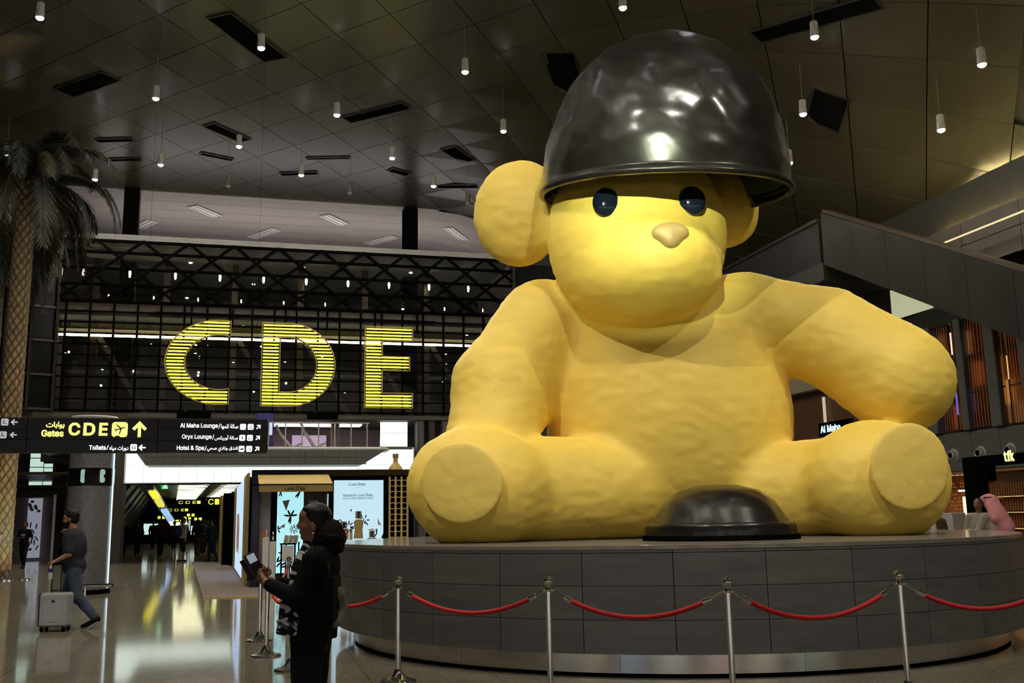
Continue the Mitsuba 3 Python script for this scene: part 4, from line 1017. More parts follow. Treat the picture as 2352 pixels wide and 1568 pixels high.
# backlit pictures
def ad(key, u0, u1, z0, z1, v, col, par=kb, w=.3):
    k = add(key, g(bx(u0, u1, v, v + .05, z0, z1)), 'lit', par, emit=col, w=w); return k
ad('backlit_panel', .73, 1.37, .30, 2.30, KV + .5, (.42, .82, .88))
ad('backlit_poster', 2.07, 3.29, .45, 2.52, KV + .02, (.46, .70, .82), w=.3)
add('grey_poster', g(bx(.31, .57, KV + .26, KV + .29, .2, 2.28)), 'poster_grey', kb)
def pr(name, poly, u, z, v, m, d=.006):
    for q in (getattr(poly, 'geoms', [poly]) if name == 'flower_print' else [poly]): add(name, tf(prism(q, d), front(u, v, z)), m, kb)
def leafp(x, y, L, w, a):
    q = affinity.scale(Point(0, 0).buffer(1, quad_segs=6), L / 2, w / 2).intersection(affinity.translate(affinity.scale(Point(0, 0).buffer(1, quad_segs=6), L / 2, w / 2), 0, w * .12)); return affinity.translate(affinity.rotate(affinity.translate(q, L / 2, 0), a, origin=(0, 0)), x, y)
r3 = random.Random(11)
fl = [leafp(.33, 1.37, .17, .05, a) for a in (10, 60, 115, 170, 250)] + [leafp(.55, 1.98, .2, .04, a) for a in (60, 80, 230, 245)] + [leafp(.08, 1.98, .14, .03, a) for a in (20, 250, 275)] + [leafp(.34, 1.36, .2, .04, 262)]
for ring, rr in ((8, .10), (6, .06), (4, .03)):
    for i in range(ring):
        a = i * 360 / ring + ring * 9; fl.append(leafp(.42 + rr * math.cos(math.radians(a)), 1.05 + rr * math.sin(math.radians(a)), .06, .022, a + 100))
fl += [leafp(.03, 1.05, .1, .035, a) for a in (30, 80, 300)] + [leafp(.44, .9, .12, .04, a) for a in (240, 280)]
fl += [leafp(r3.uniform(.03, .5), r3.uniform(.02, .5), .16, .045, r3.uniform(0, 360)) for _ in range(14)]
pr('flower_print', union_all(fl).intersection(sbox(.005, 0, .635, 1.99)), .73, .30, KV + .49, 'print_black')
pr('shard_print', Polygon([(.12, 1.74), (.30, 1.77), (.22, 1.50)]), .73, .30, KV + .494, 'print_beige'); pr('shard_print', Polygon([(.08, 1.12), (.2, 1.19), (.18, 1.08)]), .73, .30, KV + .494, 'print_beige')
# main poster: bottles, flowers, writing
pv = KV + .01
pr('poster_heading', serif('LANCÔME', .42), 2.43, 2.385, pv, 'print_grey'); pr('poster_heading', serif('MAISON LANCÔME', .74), 2.29, 2.12, pv, 'print_grey')
pr('poster_text', fit(lettering('HAUTE PARFUMERIE PARIS', .1, 'Inter', 0), 0, .76), 2.28, 2.055, pv, 'print_grey')
pr('poster_text', fit(lettering('PARIS', .1, 'Inter', 0), 0, .07), 2.62, 2.33, pv, 'print_grey')
bot = Polygon([(.0, 0), (.235, 0), (.215, .2), (.24, .41), (.17, .46), (.07, .46), (0, .41), (.025, .2)])
pr('bottle_print', bot, 2.56, 1.10, pv, 'print_gold'); pr('cap_print', sbox(0, 0, .15, .18), 2.60, 1.58, pv, 'print_silver'); pr('cap_stripe_print', sbox(0, 0, .05, .18), 2.655, 1.58, pv - .008, 'print_black')  # dark stripe printed down the middle of the cap
pr('bottle_print', Polygon([(0, 0), (.16, 0), (.17, .22), (.13, .27), (.03, .27), (0, .2)]), 2.27, 1.07, pv, 'print_peach'); pr('cap_print', sbox(0, 0, .135, .16), 2.25, 1.35, pv, 'print_silver'); pr('cap_stripe_print', sbox(0, 0, .045, .16), 2.30, 1.35, pv - .008, 'print_black')
pr('cap_print', sbox(0, 0, .135, .16), 2.94, 1.12, pv, 'print_silver'); pr('cap_stripe_print', sbox(0, 0, .045, .16), 2.99, 1.12, pv - .008, 'print_black')
pr('glass_print', sbox(0, 0, .22, .10), 2.90, 1.01, pv + .003, 'print_beige'); pr('bottle_print', sbox(0, 0, .08, .27), 2.455, 1.07, pv + .003, 'print_beige')
fl = [leafp(2.44 + .03 * math.cos(a), 1.38 + .05 * math.sin(a), .11, .035, math.degrees(a)) for a in np.arange(0, 6.2, .75)] + [leafp(2.82 + .05 * math.cos(a * 1.7), 1.54 + .07 * math.sin(a), .09, .03, math.degrees(a) * 1.3) for a in np.arange(0, 6.2, .8)] + [leafp(2.50, 1.75, .07, .03, 100)]
fl += [LineString([(2.13, 1.46), (2.17, 1.54), (2.23, 1.56), (2.28, 1.50)]).buffer(.011), LineString([(3.06, 1.12), (3.12, 1.2), (3.13, 1.31)]).buffer(.014), LineString([(3.06, 1.27), (3.13, 1.32)]).buffer(.008), Polygon([(3.24, 1.11), (3.29, 1.08), (3.29, 1.22)])]
pr('flower_print', union_all(fl), 0, 0, pv, 'print_black'); pr('shard_print', Polygon([(3.15, 1.58), (3.15, 1.43), (3.24, 1.40)]), 0, 0, pv, 'print_beige'); pr('shard_print', Polygon([(2.88, 1.30), (3.07, 1.34), (3.03, 1.29)]), 0, 0, pv, 'print_beige')
pr('print', union_all([sbox(.04, .55, .14, 1.0), Polygon([(.02, .2), (.2, .35), (.12, .5)])]), .31, .35, KV + .25, 'print_peach'); pr('flower_print', union_all([leafp(.1, .1, .14, .05, a) for a in (20, 80, 150, 240)] + [leafp(.08, 1.0, .1, .03, a) for a in (40, 100)]), .31, .3, KV + .254, 'print_grey')
pr('poster_text', fit(lettering('LANCÔME', .1, 'Inter', 0), 0, .19), .34, 1.66, KV + .25, 'print_grey')
for a, b, z0, z1, m in ((1.42, 1.97, 0, 2.3, 'navy_gloss'),): add('cabinet', g(bx(a, b, KV + .45, KV + .6, z0, z1)), m, kb)
for j in range(3): add('drawer', g(cbx(1.5 + .26 * (j % 2), 1.73 + .26 * (j % 2), KV + .41, KV + .45, 1.55 + .26 * (j // 2), 1.78 + .26 * (j // 2), .008)), 'soft_grey', kb)
ad('glow_strip', 1.93, 1.95, .4, 2.2, KV + .2, (.6, .85, .9), w=.05)
# pierced golden screen
rs = []
for i in range(4): rs.append(sbox(.02 + i * .15, 0, .07 + i * .15, 2.55))
for j in range(9):
    for i in range(3): rs.append(Point(.12 + i * .15, .15 + j * .28).buffer(.085).difference(Point(.12 + i * .15, .15 + j * .28).buffer(.065)))
add('pierced_screen', tf(prism(union_all(rs).intersection(sbox(0, 0, .52, 2.55)), .03), front(3.40, KV + .05, .05)), 'gold', kb)
# long flank along the corridor
fk = thing('booth_flank', 'long booth side with a blue-white lit picture and gold frames along the carpet', 'shop booth')
def flank(name, v0, v1, z0, z1, d, m, emit=None, w=.2):
    u0, u1 = .06 - .036 * (v0 - 25.1), .06 - .036 * (v1 - 25.1)
    mm = trimesh.convex.convex_hull(np.array([[u + a, v, z] for u, v in ((u0, v0), (u1, v1)) for a in (0, d) for z in (z0, z1)])); return add(name, g(mm), m, fk, emit=emit, w=w)
flank('body', 27.75, 37.2, 0, 2.74, .5, 'black'); 
for (a, b, m) in ((25.12, 26.0, 'gold_dark'), (26.0, 27.6, 'gold'), (34.2, 37.3, 'gold')):
    add('frame', g(trimesh.convex.convex_hull(np.array([[.06 - .036 * (v - 25.1) - o, v, z] for v in (a, b) for o in (.0, .05) for z in (0, 2.72)]))), m, fk)
add('lit_picture', g(trimesh.convex.convex_hull(np.array([[.06 - .036 * (v - 25.1) - o, v, z] for v in (27.7, 34.1) for o in (.01, .06) for z in (.1, 2.66)]))), 'lit', fk, emit=(.50, .72, 1.05), w=.3)
for i in range(9):
    v = 30.0 + .22 * i; add('flower_print', g(bar((-.125 - .036 * (v - 28) , v, .7 + .12 * (i % 4)), (-.125 - .036 * (v - 28), v + .3, 1.5 + .14 * (i % 3)), .02, .10)), 'print_peach', fk)
add('dark_bay', g(cbx(-.84, -.30, 38.6, 41, 0, 2.62, .01)), 'black', fk)
for i in range(6): add('lattice_ring', tf(prism(Point(0, 0).buffer(.2).difference(Point(0, 0).buffer(.12)), .05), sided(-.37, 37.7, .3 + .42 * i)), 'gold', fk)
add('glitter_frame', g(bx(-1.0, -.84, 40.5, 43.3, 0, 2.6)), 'gold_dark', fk)
cpt = trimesh.convex.convex_hull(np.array([[u, v, z] for u, v in ((-.82, 22.1), (.95, 21.35), (.95, 23.9), (-.05, 24.2), (-.92, 41.5), (-2.08, 43.0)) for z in (0, .02)]))
k = tag(add('carpet', g(cpt), 'carpet'), 'grey-brown carpet runner beside the perfume booth', 'carpet'); add('edge_trim', g(bar((-.82, 22.07, .012), (.95, 21.32, .012), .05, .024)), 'gold', k)
k = tag(add('bottle_finial', g(lathe([(0, 2.78), (.19, 2.78), (.16, 2.86), (.06, 2.98), (.055, 3.1), (0, 3.1)], 8, trimesh.transformations.translation_matrix((3.66, 25.4, 0)))), 'gold'), 'giant golden bottle top standing on the roof of the perfume booth', 'ornament')
add('stopper', g(lathe([(0, 3.1), (.075, 3.1), (.075, 3.2), (0, 3.2)], 16, trimesh.transformations.translation_matrix((3.66, 25.4, 0)))), 'gold_dark', k, smooth=40)
for n, (u, h, lab) in enumerate(((.45, 1.18, 'white display pedestal before the grey poster of the booth'), (.61, 1.08, 'white display pedestal carrying a dark bottle'))):
    k = tag(add('pedestal', g(cbx(u - .06, u + .08, KV - .5, KV - .3, 0, h, .006)), 'white'), lab, 'pedestal'); add('foot', g(bx(u - .065, u + .085, KV - .505, KV - .295, 0, .05)), 'satin_black', k)
k = tag(add('perfume_bottle', g(cbx(.585, .665, KV - .44, KV - .38, 1.08, 1.24, .01)), 'black_gloss'), 'small black perfume bottle on a white pedestal', 'bottle'); add('stopper', g(cbx(.61, .64, KV - .425, KV - .395, 1.24, 1.31, .004)), 'chrome', k); add('paper_label', g(bx(.605, .645, KV - .446, KV - .44, 1.12, 1.19)), 'white', k)
k = tag(add('perfume_bottle', g(cbx(.44, .50, KV - .44, KV - .38, 1.18, 1.28, .01)), 'print_peach'), 'small peach perfume bottle on the taller pedestal', 'bottle'); add('stopper', g(cbx(.455, .485, KV - .425, KV - .395, 1.28, 1.36, .004)), 'white', k)
k = thing('display_table', 'black framed display table with a white front in the perfume booth', 'table')
add('front_panel', g(bx(.84, 1.10, KV - .62, KV - .60, .62, .98)), 'white', k)
for u in (.80, 1.11): add('leg', g(bx(u, u + .035, KV - .63, KV - .595, 0, 1.02)), 'black', k)
for u in (.92, 1.22): add('leg', g(bx(u, u + .03, KV - .25, KV - .22, 0, 1.06)), 'black', k)
add('top', g(cbx(.79, 1.16, KV - .64, KV - .22, 1.0, 1.03, .004)), 'black', k)
for n, u in enumerate((.86, .97, 1.08)):
    k = tag(add('perfume_box', g(tf(cbx(-.05, .05, -.02, .02, 0, .19, .004), trimesh.transformations.translation_matrix((u + .05, KV - .5, 1.03)) @ trimesh.transformations.rotation_matrix(.2, (0, 1, 0)))), 'soft_grey'), ('left', 'middle', 'right')[n] + ' one of three tilted perfume testers on the display table', 'perfume tester'); add('label_strip', g(tf(bx(-.03, .03, -.024, -.02, .04, .14), trimesh.transformations.translation_matrix((u + .05, KV - .5, 1.03)) @ trimesh.transformations.rotation_matrix(.2, (0, 1, 0)))), 'print_gold', k)

# lit shop fronts across the hall, behind the camera (seen in the steel and chrome)
wb = struct(thing('wall_front', '', None), 'shop fronts across the hall behind the viewer'); labels[wb].pop('category', None)
add('fascia', bx(-26, 30, -12.4, -12.0, 3.2, 9), 'dark_wall', wb)
for i, c in enumerate(((.9, .95, 1.0), (1.1, .95, .7), (.5, .7, 1.0), (1.0, 1.0, .92), (1.0, .7, .75), (1.1, 1.0, .8), (.75, 1.0, .95), (1.0, .9, .7))):
    x = -21 + i * 6.0; add('shop_window', bx(x, x + 3.6, -12.1, -12.0, .25, 2.9), 'lit', wb, emit=c, w=.15); add('pier', bx(x - 2.4, x, -12.3, -11.9, 0, 3.2), 'brown_wall', wb); add('sill', bx(x, x + 3.6, -12.1, -11.9, 0, .25), 'dark_steel', wb)

# ------------------------------------------------------------------ right side of the hall
RU = 21.0
rw = struct(thing('wall_right', '', None), 'tall right wall with a grey nozzle band, lit slat screens and dark stone'); labels[rw].pop('category', None)
add('upper_wall', g(bx(RU + .5, RU + .7, -6, 44, 10.1, 17)), 'upper_wall', rw)
stone_p = P(g(bx(0, .1, .012, 2.388, .01, .74)))
for i in range(13):
    for j in range(2):
        v, z = 8 + i * 2.4, 8.75 + j * .75
        if j == 0 and 26.2 < v + 1.2 < 28.3: continue
        add('stone_panel', stone_p, 'brown_wall', rw, M=T().translate([*(W(RU, v)[:2]), z]))
add('stone_core', g(bx(RU + .1, RU + .5, 6, 40, 8.9, 10.12)), 'joint', rw)
add('cove_light', g(bx(RU + .36, RU + .44, 8, 26.2, 10.13, 10.19)), 'lit', rw, emit=(110, 88, 36), w=2)
add('cove_light', g(bx(RU - .6, RU - .5, 12, 30, 9.6, 9.62)), 'lit', rw, emit=(.9, .72, .35), w=.2)
add('light_panel', g(bx(RU - .12, RU, 26.35, 28.3, 7.9, 8.9)), 'lit', rw, emit=(.42, .43, .27), w=.3)
add('fascia', g(bx(RU - .1, RU + .4, 6, 33, 7.25, 7.8)), 'dark_steel', rw)
add('lower_stone', g(bx(RU + .15, RU + .4, 28.35, 44, 7.7, 9.6)), 'brown_wall', rw)
add('slat_backing', g(bx(RU + .7, RU + .8, 6, 40, 3.8, 9)), 'dark_wall', rw)
slat = P(g(bx(-.02, .08, -.016, .016, 3.95, 7.25)))
for v0, v1 in ((26.27, 25.85), (25.62, 25.40), (25.0, 24.65), (24.52, 24.26), (24.05, 23.6), (23.4, 22.9), (22.4, 21.9)):
    n = max(3, int(round((v0 - v1) / .09)))
    for i in range(n): add('slat', slat, 'copper', rw, M=T().translate([*(W(RU, v0 + (v1 - v0) * i / (n - 1))[:2]), 0]))
    for z in (5.0, 6.1): add('slat_rail', g(bx(RU - .03, RU + .1, v1, v0, z, z + .04)), 'bronze', rw)
for v0, v1 in ((25.09, 25.40), (23.75, 24.18), (26.5, 26.95), (22.5, 22.85)): add('pilaster', g(cbx(RU - .15, RU + .2, v0, v1, 3.9, 7.3, .02)), 'grey_panel', rw)
for v, z, c in ((25.9, 4.8, (.12, .10, .75)), (24.85, 4.8, (.10, .10, .8)), (23.25, 4.9, (1.6, 1.3, .45)), (23.6, 5.6, (.9, .55, .2)), (24.8, 6.6, (.9, .7, .5)), (25.95, 6.7, (1.0, .8, .6)), (25.5, 4.4, (.5, .22, .08)), (23.0, 4.2, (.9, .8, .6)), (24.4, 5.6, (.6, .3, .12))):
    add('glow_panel', g(bx(RU + .3, RU + .34, v - .22, v + .22, z - .35, z + .35)), 'lit', rw, emit=c, w=.05)
band = P(g(bx(0, .08, .006, 1.194, 2.71, 3.87)))
for i in range(26): add('band_panel', band, 'grey_panel', rw, M=T().translate([*(W(RU, 6.05 + 1.2 * i)[:2]), 0]))
add('band_core', g(bx(RU + .08, RU + .3, 6, 40, 2.69, 3.9)), 'joint', rw)
for i in range(5):
    v = 27.24 + 1.19 - 1.19 * i; M_ = np.eye(4); M_[:3, 0], M_[:3, 1], M_[:3, 2], M_[:3, 3] = (0, -1, 0), (0, 0, 1), (-1, 0, 0), (RU, v, 3.19)
    k = tag(add('air_nozzle', lathe([(.12, -.02), (.20, -.02), (.215, .01), (.20, .03), (.17, .035), (.15, .12), (.11, .16), (.09, .15), (.085, .02), (0, .02)], 28, GN @ M_), 'silver', smooth=40), 'round grey jet nozzle on the grey band, ' + ('hidden behind the bear', 'half hidden by the foot of the bear', 'the full round one nearest the bear', 'just above the corner of the black portal', 'at the right edge above the glowing letters')[i], 'air nozzle', 'row of jet nozzles on the grey band')
    add('bore', lathe([(0, .10), (.088, .10), (.088, .145)], 20, GN @ M_), 'black', k)
add('lower_backing', g(bx(RU + 2.5, RU + 2.7, 6, 42, 0, 2.7)), 'wood_dark', rw); add('shop_ceiling', g(bx(RU - .0, RU + 2.6, 6, 42, 2.62, 2.69)), 'wood', rw)
for n, v in enumerate((27.35, 27.0, 26.75, 26.55, 26.3, 26.05, 25.8)):
    k = tag(add('ceiling_spot', g(lathe([(0, 2.60), (.05, 2.60), (.06, 2.62)], 12, trimesh.transformations.translation_matrix((RU + .25, v, 0)))), 'lit', emit=(9, 7, 4.4), w=.02), 'small bright ceiling spot over the shop beside the black portal, ' + nth(n, 7), 'lamp', 'shop ceiling spots'); add('rim', g(lathe([(.06, 2.6), (.075, 2.6), (.075, 2.62)], 12, trimesh.transformations.translation_matrix((RU + .25, v, 0)))), 'chrome', k)
hl = sbox(0, 0, 1.15, 2.4); r4 = random.Random(2); holes = []
for i in range(10):
    for j in range(20):
        if r4.random() < .6: holes.append(affinity.rotate(sbox(.06 + i * .108, .08 + j * .115, .13 + i * .108, .15 + j * .115), 45))
k = tag(add('pierced_panel', tf(prism(hl.difference(union_all(holes)), .04), side(RU + 1.2, 28.3, .2)), 'orange_screen'), 'orange pierced wooden screen in the shop at the right', 'screen')
add('frame', g(bx(RU + 1.22, RU + 1.3, 28.28, 28.34, 0, 2.6)), 'wood', k); add('glow', g(bx(RU + 1.5, RU + 1.52, 27.0, 28.3, .2, 2.5)), 'lit', k, emit=(.50, .17, .045), w=.05)
k = thing('shop_counter', 'pale counter with machines in the shop behind the right foot of the bear', 'counter'); add('body', g(cbx(RU - .2, RU + .3, 26.15, 26.85, 0, 1.46, .02)), 'soft_grey', k); add('machine', g(cbx(RU - .1, RU + .3, 26.9, 27.3, 0, 1.40, .02)), 'satin_black', k); add('shelf', g(bx(RU - .2, RU + .3, 26.9, 27.7, 1.9, 1.93)), 'black', k)
k = thing('shop_lamp', 'bright upright lamp inside the shop beside the black portal', 'lamp'); add('glow', g(bx(RU + .6, RU + .65, 26.3, 26.6, 1.2, 1.95)), 'lit', k, emit=(1.6, 1.2, .7), w=.05); add('shade', g(bx(RU + .55, RU + .7, 26.2, 26.7, 2.1, 2.16)), 'lit', k, emit=(1.5, 1.2, .8), w=.02)
pt = thing('shop_portal', 'black shop portal with glowing letters at the right edge of the picture', 'shop front')
add('post', g(bx(16.9, 17.2, 20.25, 20.7, 0, 2.79)), 'black', pt); add('beam', g(bx(16.9, 17.6, 12.0, 20.7, 2.58, 2.79)), 'black', pt); add('inner_panel', g(bx(16.95, 17.25, 20.0, 20.25, 2.2, 2.58)), 'black', pt)
for ch, a, b, hgt in (('t', 0, .09, .22), ('f', .09, .2, .25), ('k', .2, .31, .25)):
    add('letter', tf(prism(fit(lettering(ch, .2, 'Inter', 2), a, b, 0, hgt), .02), side(16.89, 19.27, 2.61)), 'lit', pt, emit=(1.15, 1.15, .35), w=.01)
sh = thing('slatted_shelving', 'brown wooden slatted shelf wall glowing inside the shop portal', 'shelving')
add('backing', g(bx(21.6, 21.7, 12, 25.2, 0, 2.6)), 'wood', sh)
for j in range(4):
    z = .55 + j * .45; add('shelf', g(bx(20.9, 21.6, 12, 24.9, z, z + .03)), 'wood', sh); add('shelf_light', g(bx(20.95, 21.0, 12, 24.9, z - .012, z - .002)), 'lit', sh, emit=(2.2, 1.15, .35), w=.1)
fin = cat([bx(21.2, 21.6, -.015, .015, .6 + .45 * j, .93 + .45 * j) for j in range(4)]); fin = P(g(fin))
for i in range(120): add('fin', fin, 'wood', sh, M=T().translate([*(W(0, 24.85 - i * .1)[:2]), 0]))
k = thing('lounge_sign', 'small bright lounge sign glimpsed between the right arm and leg of the bear', 'sign')
add('board', g(bx(20.8, 20.9, 31.0, 33.1, 4.35, 4.85)), 'black', k); add('lettering', tf(prism(fit(lettering('Al Maha', .2, 'Inter', 2), 0, 1.3), .02), side(20.79, 32.95, 4.48)), 'lit', k, emit=(.7, 1.1, 1.2), w=.01)
add('upper_fascia', g(bx(RU - .1, RU + .3, 30, 38, 6.2, 7.1)), 'beige_wall', rw); add('door_frame', g(bx(RU + .2, RU + .3, 33.3, 33.36, 3.9, 5.9)), 'lit', rw, emit=(.5, .42, .3), w=.01); add('door_bay', g(bx(RU + .35, RU + .45, 30, 38, 3.9, 6.2)), 'wood_dark', rw)
# escalator flank
rp = thing('escalator_flank', 'dark stone clad flank of an escalator sloping down at the upper right', 'escalator')
def rprism(pts, u0, u1): return g(trimesh.convex.convex_hull(np.array([[u, v, z] for u in (u0, u1) for v, z in pts])))
for i in range(10):
    va, vb = 27.55 - i * 1.6, 27.55 - (i + 1) * 1.6 + .012; za, zb = 11.2 - .49 * (27.5 - va), 11.2 - .49 * (27.5 - vb)
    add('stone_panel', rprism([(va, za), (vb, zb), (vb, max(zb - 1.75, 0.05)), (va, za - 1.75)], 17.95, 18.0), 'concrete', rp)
add('core', rprism([(27.5, 11.15), (11.5, 3.3), (11.5, 1.7), (27.5, 9.5)], 18.0, 18.35), 'joint', rp); add('deck', rprism([(27.5, 9.9), (11.5, 2.1), (11.5, 1.8), (27.5, 9.5)], 18.35, 20.4), 'dark_wall', rp)
add('handrail', g(bar((18.1, 27.5, 11.28), (18.1, 11.5, 3.44), .26, .10)), 'bronze', rp)
ld = thing('landing', 'dark upper landing with a rail behind the dome hat', 'landing'); add('slab', g(bx(18, 20.9, 27.7, 40, 9.0, 9.6)), 'dark_wall', ld); add('parapet', g(bx(18, 18.15, 27.8, 40, 9.6, 11.0)), 'satin_black', ld); add('handrail', g(bx(17.95, 18.2, 27.8, 40, 11.0, 11.12)), 'bronze', ld)
# ------------------------------------------------------------------ people
def V(*a): return np.array(a, float)


def unit(a): a = np.asarray(a, float); return a / np.linalg.norm(a)


def hand(w, d, n, side, s=1.0, curl=.9, spread=.9):
    """Palm, four unequal bent fingers and a thumb; w wrist, d direction of the palm, n out of the palm, side towards the thumb."""
    w, d, n = V(*w), unit(d), unit(n); n = unit(n - d * (n @ d)); side = unit(np.cross(d, n)) * side; q = []
    q.append(cap(w, w + d * .03 * s, .021 * s, .022 * s, k=.012)); 
    for o in (-.026, -.009, .009, .026): q.append(cap(w + d * .03 * s + side * o * .7 * s, w + d * .085 * s + side * o * s, .0135 * s, .0115 * s, k=.010))
    for o, L in ((.028, .070), (.0095, .080), (-.0095, .074), (-.028, .058)):
        p = w + d * .088 * s + side * o * s; a = 0; dirs = d
        for i, (f, r) in enumerate(((.45, .0095), (.32, .0088), (.23, .0078))):
            a += curl * (.7, .8, .6)[i]; e = unit(d * math.cos(a) + n * math.sin(a) + side * o * 2 * spread)
            p2 = p + e * L * f * s; q.append(cap(p, p2, r * s, r * s * .92, k=.003)); p = p2
    t0 = w + d * .022 * s + side * .022 * s; t1 = t0 + unit(d * .55 + side * .65 + n * .35) * .042 * s; t2 = t1 + unit(d * .9 + side * .1 + n * .5 * curl) * .034 * s; t3 = t2 + unit(d * .9 + n * .6 * curl - side * .15) * .025 * s
    return q + [cap(t0, t1, .0135 * s, .0115 * s, k=.008), cap(t1, t2, .0112 * s, .0098 * s, k=.003), cap(t2, t3, .0096 * s, .0082 * s, k=.003)]


def person(label, x, y, h, head, top, legs, skin='skin', hair='hair', stride=0.0, sleeves='long', shorts=False, group=None, arms=None, coat=False, res=.02, shoes='cloth_black', bald=False, dress=False):
    s = h / 1.75; ca, sa = math.cos(math.radians(head)), math.sin(math.radians(head))
    def X(p): p = V(*p) * s; return V(x + p[0] * ca - p[1] * sa, y + p[0] * sa + p[1] * ca, p[2])
    key = thing('person', label, 'person', group)
    hipz = .93 - abs(stride) * .10; J = []
    for sd, st in ((-1, stride), (1, -stride)):
        a = st * .55; kn = V(sd * .095, .44 * math.sin(a) + .02, hipz - .44 * math.cos(a)); b = a - (.12 if st >= 0 else .55 * abs(st) + .1)
        an = kn + V(0, .42 * math.sin(b), -.42 * math.cos(b)); an[2] = max(an[2], .085); J.append((V(sd * .085, 0, hipz), kn, an))
    A = arms or {}
    AR_ = {}
    for sd in (-1, 1):
        sw = -stride * sd * .35
        AR_[sd] = A.get(sd) or ((sd * .25, -.02 + sw * .3, 1.14), (sd * .27, .05 + sw, .90))
    body = [ell((0, .015, 1.655), (.074, .092, .10)), ell((0, .035, 1.60), (.055, .062, .075)), cap((0, .10, 1.615), (0, .118, 1.598), .010, .015, k=.012), cap((0, 0, 1.55), (0, -.015, 1.44), .052), ell((-.078, .0, 1.625), (.012, .022, .032), k=.01), ell((.078, 0, 1.625), (.012, .022, .032), k=.01),
            cap((-.13, -.01, 1.40), (.13, -.01, 1.40), .06), ell((0, 0, 1.2), (.14, .095, .26)), ell((0, 0, .95), (.14, .10, .12))]
    shirt = [cap((-.15, -.015, 1.405), (.15, -.015, 1.405), .075), ell((0, -.005, 1.22), (.185, .125, .26)), ell((0, 0, .98 if not coat else .9), (.175, .13, .17 if not coat else .24))]
    tr = [ell((0, 0, hipz + .02), (.155, .125, .13))]
    for hp_, kn, an in J:
        body += [cap(hp_, kn, .075, .05), cap(kn, an, .048, .035), cap(an, an + V(0, .10, -.045), .032, .03)]
        if shorts: tr.append(cap(hp_, hp_ + (kn - hp_) * 1.0, .098, .09))
        elif dress: tr += [cap(hp_, kn, .12, .13), cap(kn, an, .13, .14)]
        else: tr += [cap(hp_, kn, .095, .072), cap(kn, an + V(0, 0, .02), .070, .058)]
    for sd in (-1, 1):
        sh, (el, wr) = V(sd * .185, -.01, 1.40), AR_[sd]; el, wr = V(*el), V(*wr); d = unit(wr - el)
        body += [cap(sh, el, .046, .038), cap(el, wr, .038, .026), ell(wr + d * .06, (.026, .032, .055) if abs(d[2]) > .6 else (.035, .055, .03)), cap(wr + d * .03, wr + d * .07 + V(-sd * .035, .02, 0), .013, .011, k=.01)]
        shirt += [cap(sh, el if sleeves == 'long' else sh + (el - sh) * .8, .066, .056)]
        if sleeves == 'long': shirt.append(cap(el, wr, .054, .042))
    mv = lambda ps: [(q[0], X(q[1]), X(q[2]), q[3] * s, q[4] * s, q[5] * s if q[5] else None) if q[0] == 'c' else ('e', X(q[1]), q[2] * s, rot((0, 0, head)) @ q[3], None, q[5]) for q in ps]
    add('body', blob(mv(body), res, .035, 1), skin, key, smooth=True)
    add('trousers' if not dress else 'robe', blob(mv(tr), res, .03, 1), legs, key, smooth=True)
    add('shirt' if not coat else 'jacket', blob(mv(shirt), res, .04, 1), top, key, smooth=True)
    if not bald: add('hair', blob(mv([ell((0, -.015, 1.685), (.085, .098, .085)), ell((0, -.05, 1.63), (.078, .062, .08))]), res, .03), hair, key, smooth=True)
    for hp_, kn, an in J: add('shoe', blob(mv([cap(an + V(0, -.04, -.045), an + V(0, .14, -.05), .038, .034)]), res, .02, flat=0.004), shoes, key, smooth=True)
    return key, X, s, mv


# the woman in front, in profile, holding a phone in a black case
wk = thing('person', 'woman in a black jacket and floral top holding up a phone in both hands', 'person')
wx, wy = -1.13, 5.75
dev_c, dL = V(-1.487, 5.75, 1.283), unit((-.50, 0, .86)); dN = unit((.50, -.75, .29)); dN = unit(dN - dL * (dN @ dL)); dW = np.cross(dL, dN)
body = [ell((-1.148, wy, 1.535), (.084, .074, .082)), ell((-1.172, wy, 1.480), (.056, .058, .072)), cap((-1.224, wy, 1.524), (-1.240, wy, 1.492), .008, .012, k=.012), ell((-1.222, wy, 1.483), (.022, .018, .010), k=.01),
        ell((-1.219, wy, 1.457), (.014, .022, .013), k=.008), ell((-1.206, wy, 1.427), (.02, .024, .017), k=.02), ell((-1.203, wy, 1.548), (.028, .058, .03), k=.02), cap((-1.150, wy, 1.45), (-1.125, wy, 1.34), .050, .06),
        ell((-1.140, wy - .076, 1.487), (.02, .011, .031), k=.006), ell((-1.140, wy + .076, 1.487), (.02, .011, .031), k=.006), ell((-1.195, wy - .045, 1.485), (.025, .02, .022), k=.015), ell((-1.195, wy + .045, 1.485), (.025, .02, .022), k=.015),
        cap((-1.12, wy - .14, 1.30), (-1.12, wy + .14, 1.30), .05), ell((-1.14, wy, 1.1), (.09, .13, .24)), ell((-1.14, wy, .88), (.09, .14, .12))]
arms_ = []
for sd in (-1, 1):
    sh, el, wr = V(-1.115, wy + sd * .185, 1.295), V(-1.185, wy + sd * .215, 1.105), V(-1.395, wy + sd * .075, 1.178)
    arms_.append((sh, el, wr)); body += [cap(sh, el, .042, .036), cap(el, wr, .036, .024)]
    tgt = dev_c - dL * .060 + dW * (.02 * -sd) - dN * .01
    body += hand(wr + V(-.005, 0, .002), tgt - wr + V(0, 0, -.012), V(-.1, -sd * .8, .55), 1 if sd < 0 else -1, .92, .75)
    body += [cap((-1.15, wy + sd * .085, .84), (-1.165, wy + sd * .09, .45), .07, .05), cap((-1.165, wy + sd * .09, .45), (-1.15, wy + sd * .09, .09), .046, .034), cap((-1.15, wy + sd * .09, .07), (-1.25, wy + sd * .10, .035), .032, .026)]
add('body', blob(body, .005, .020, 1), 'skin_brown', wk, smooth=True)
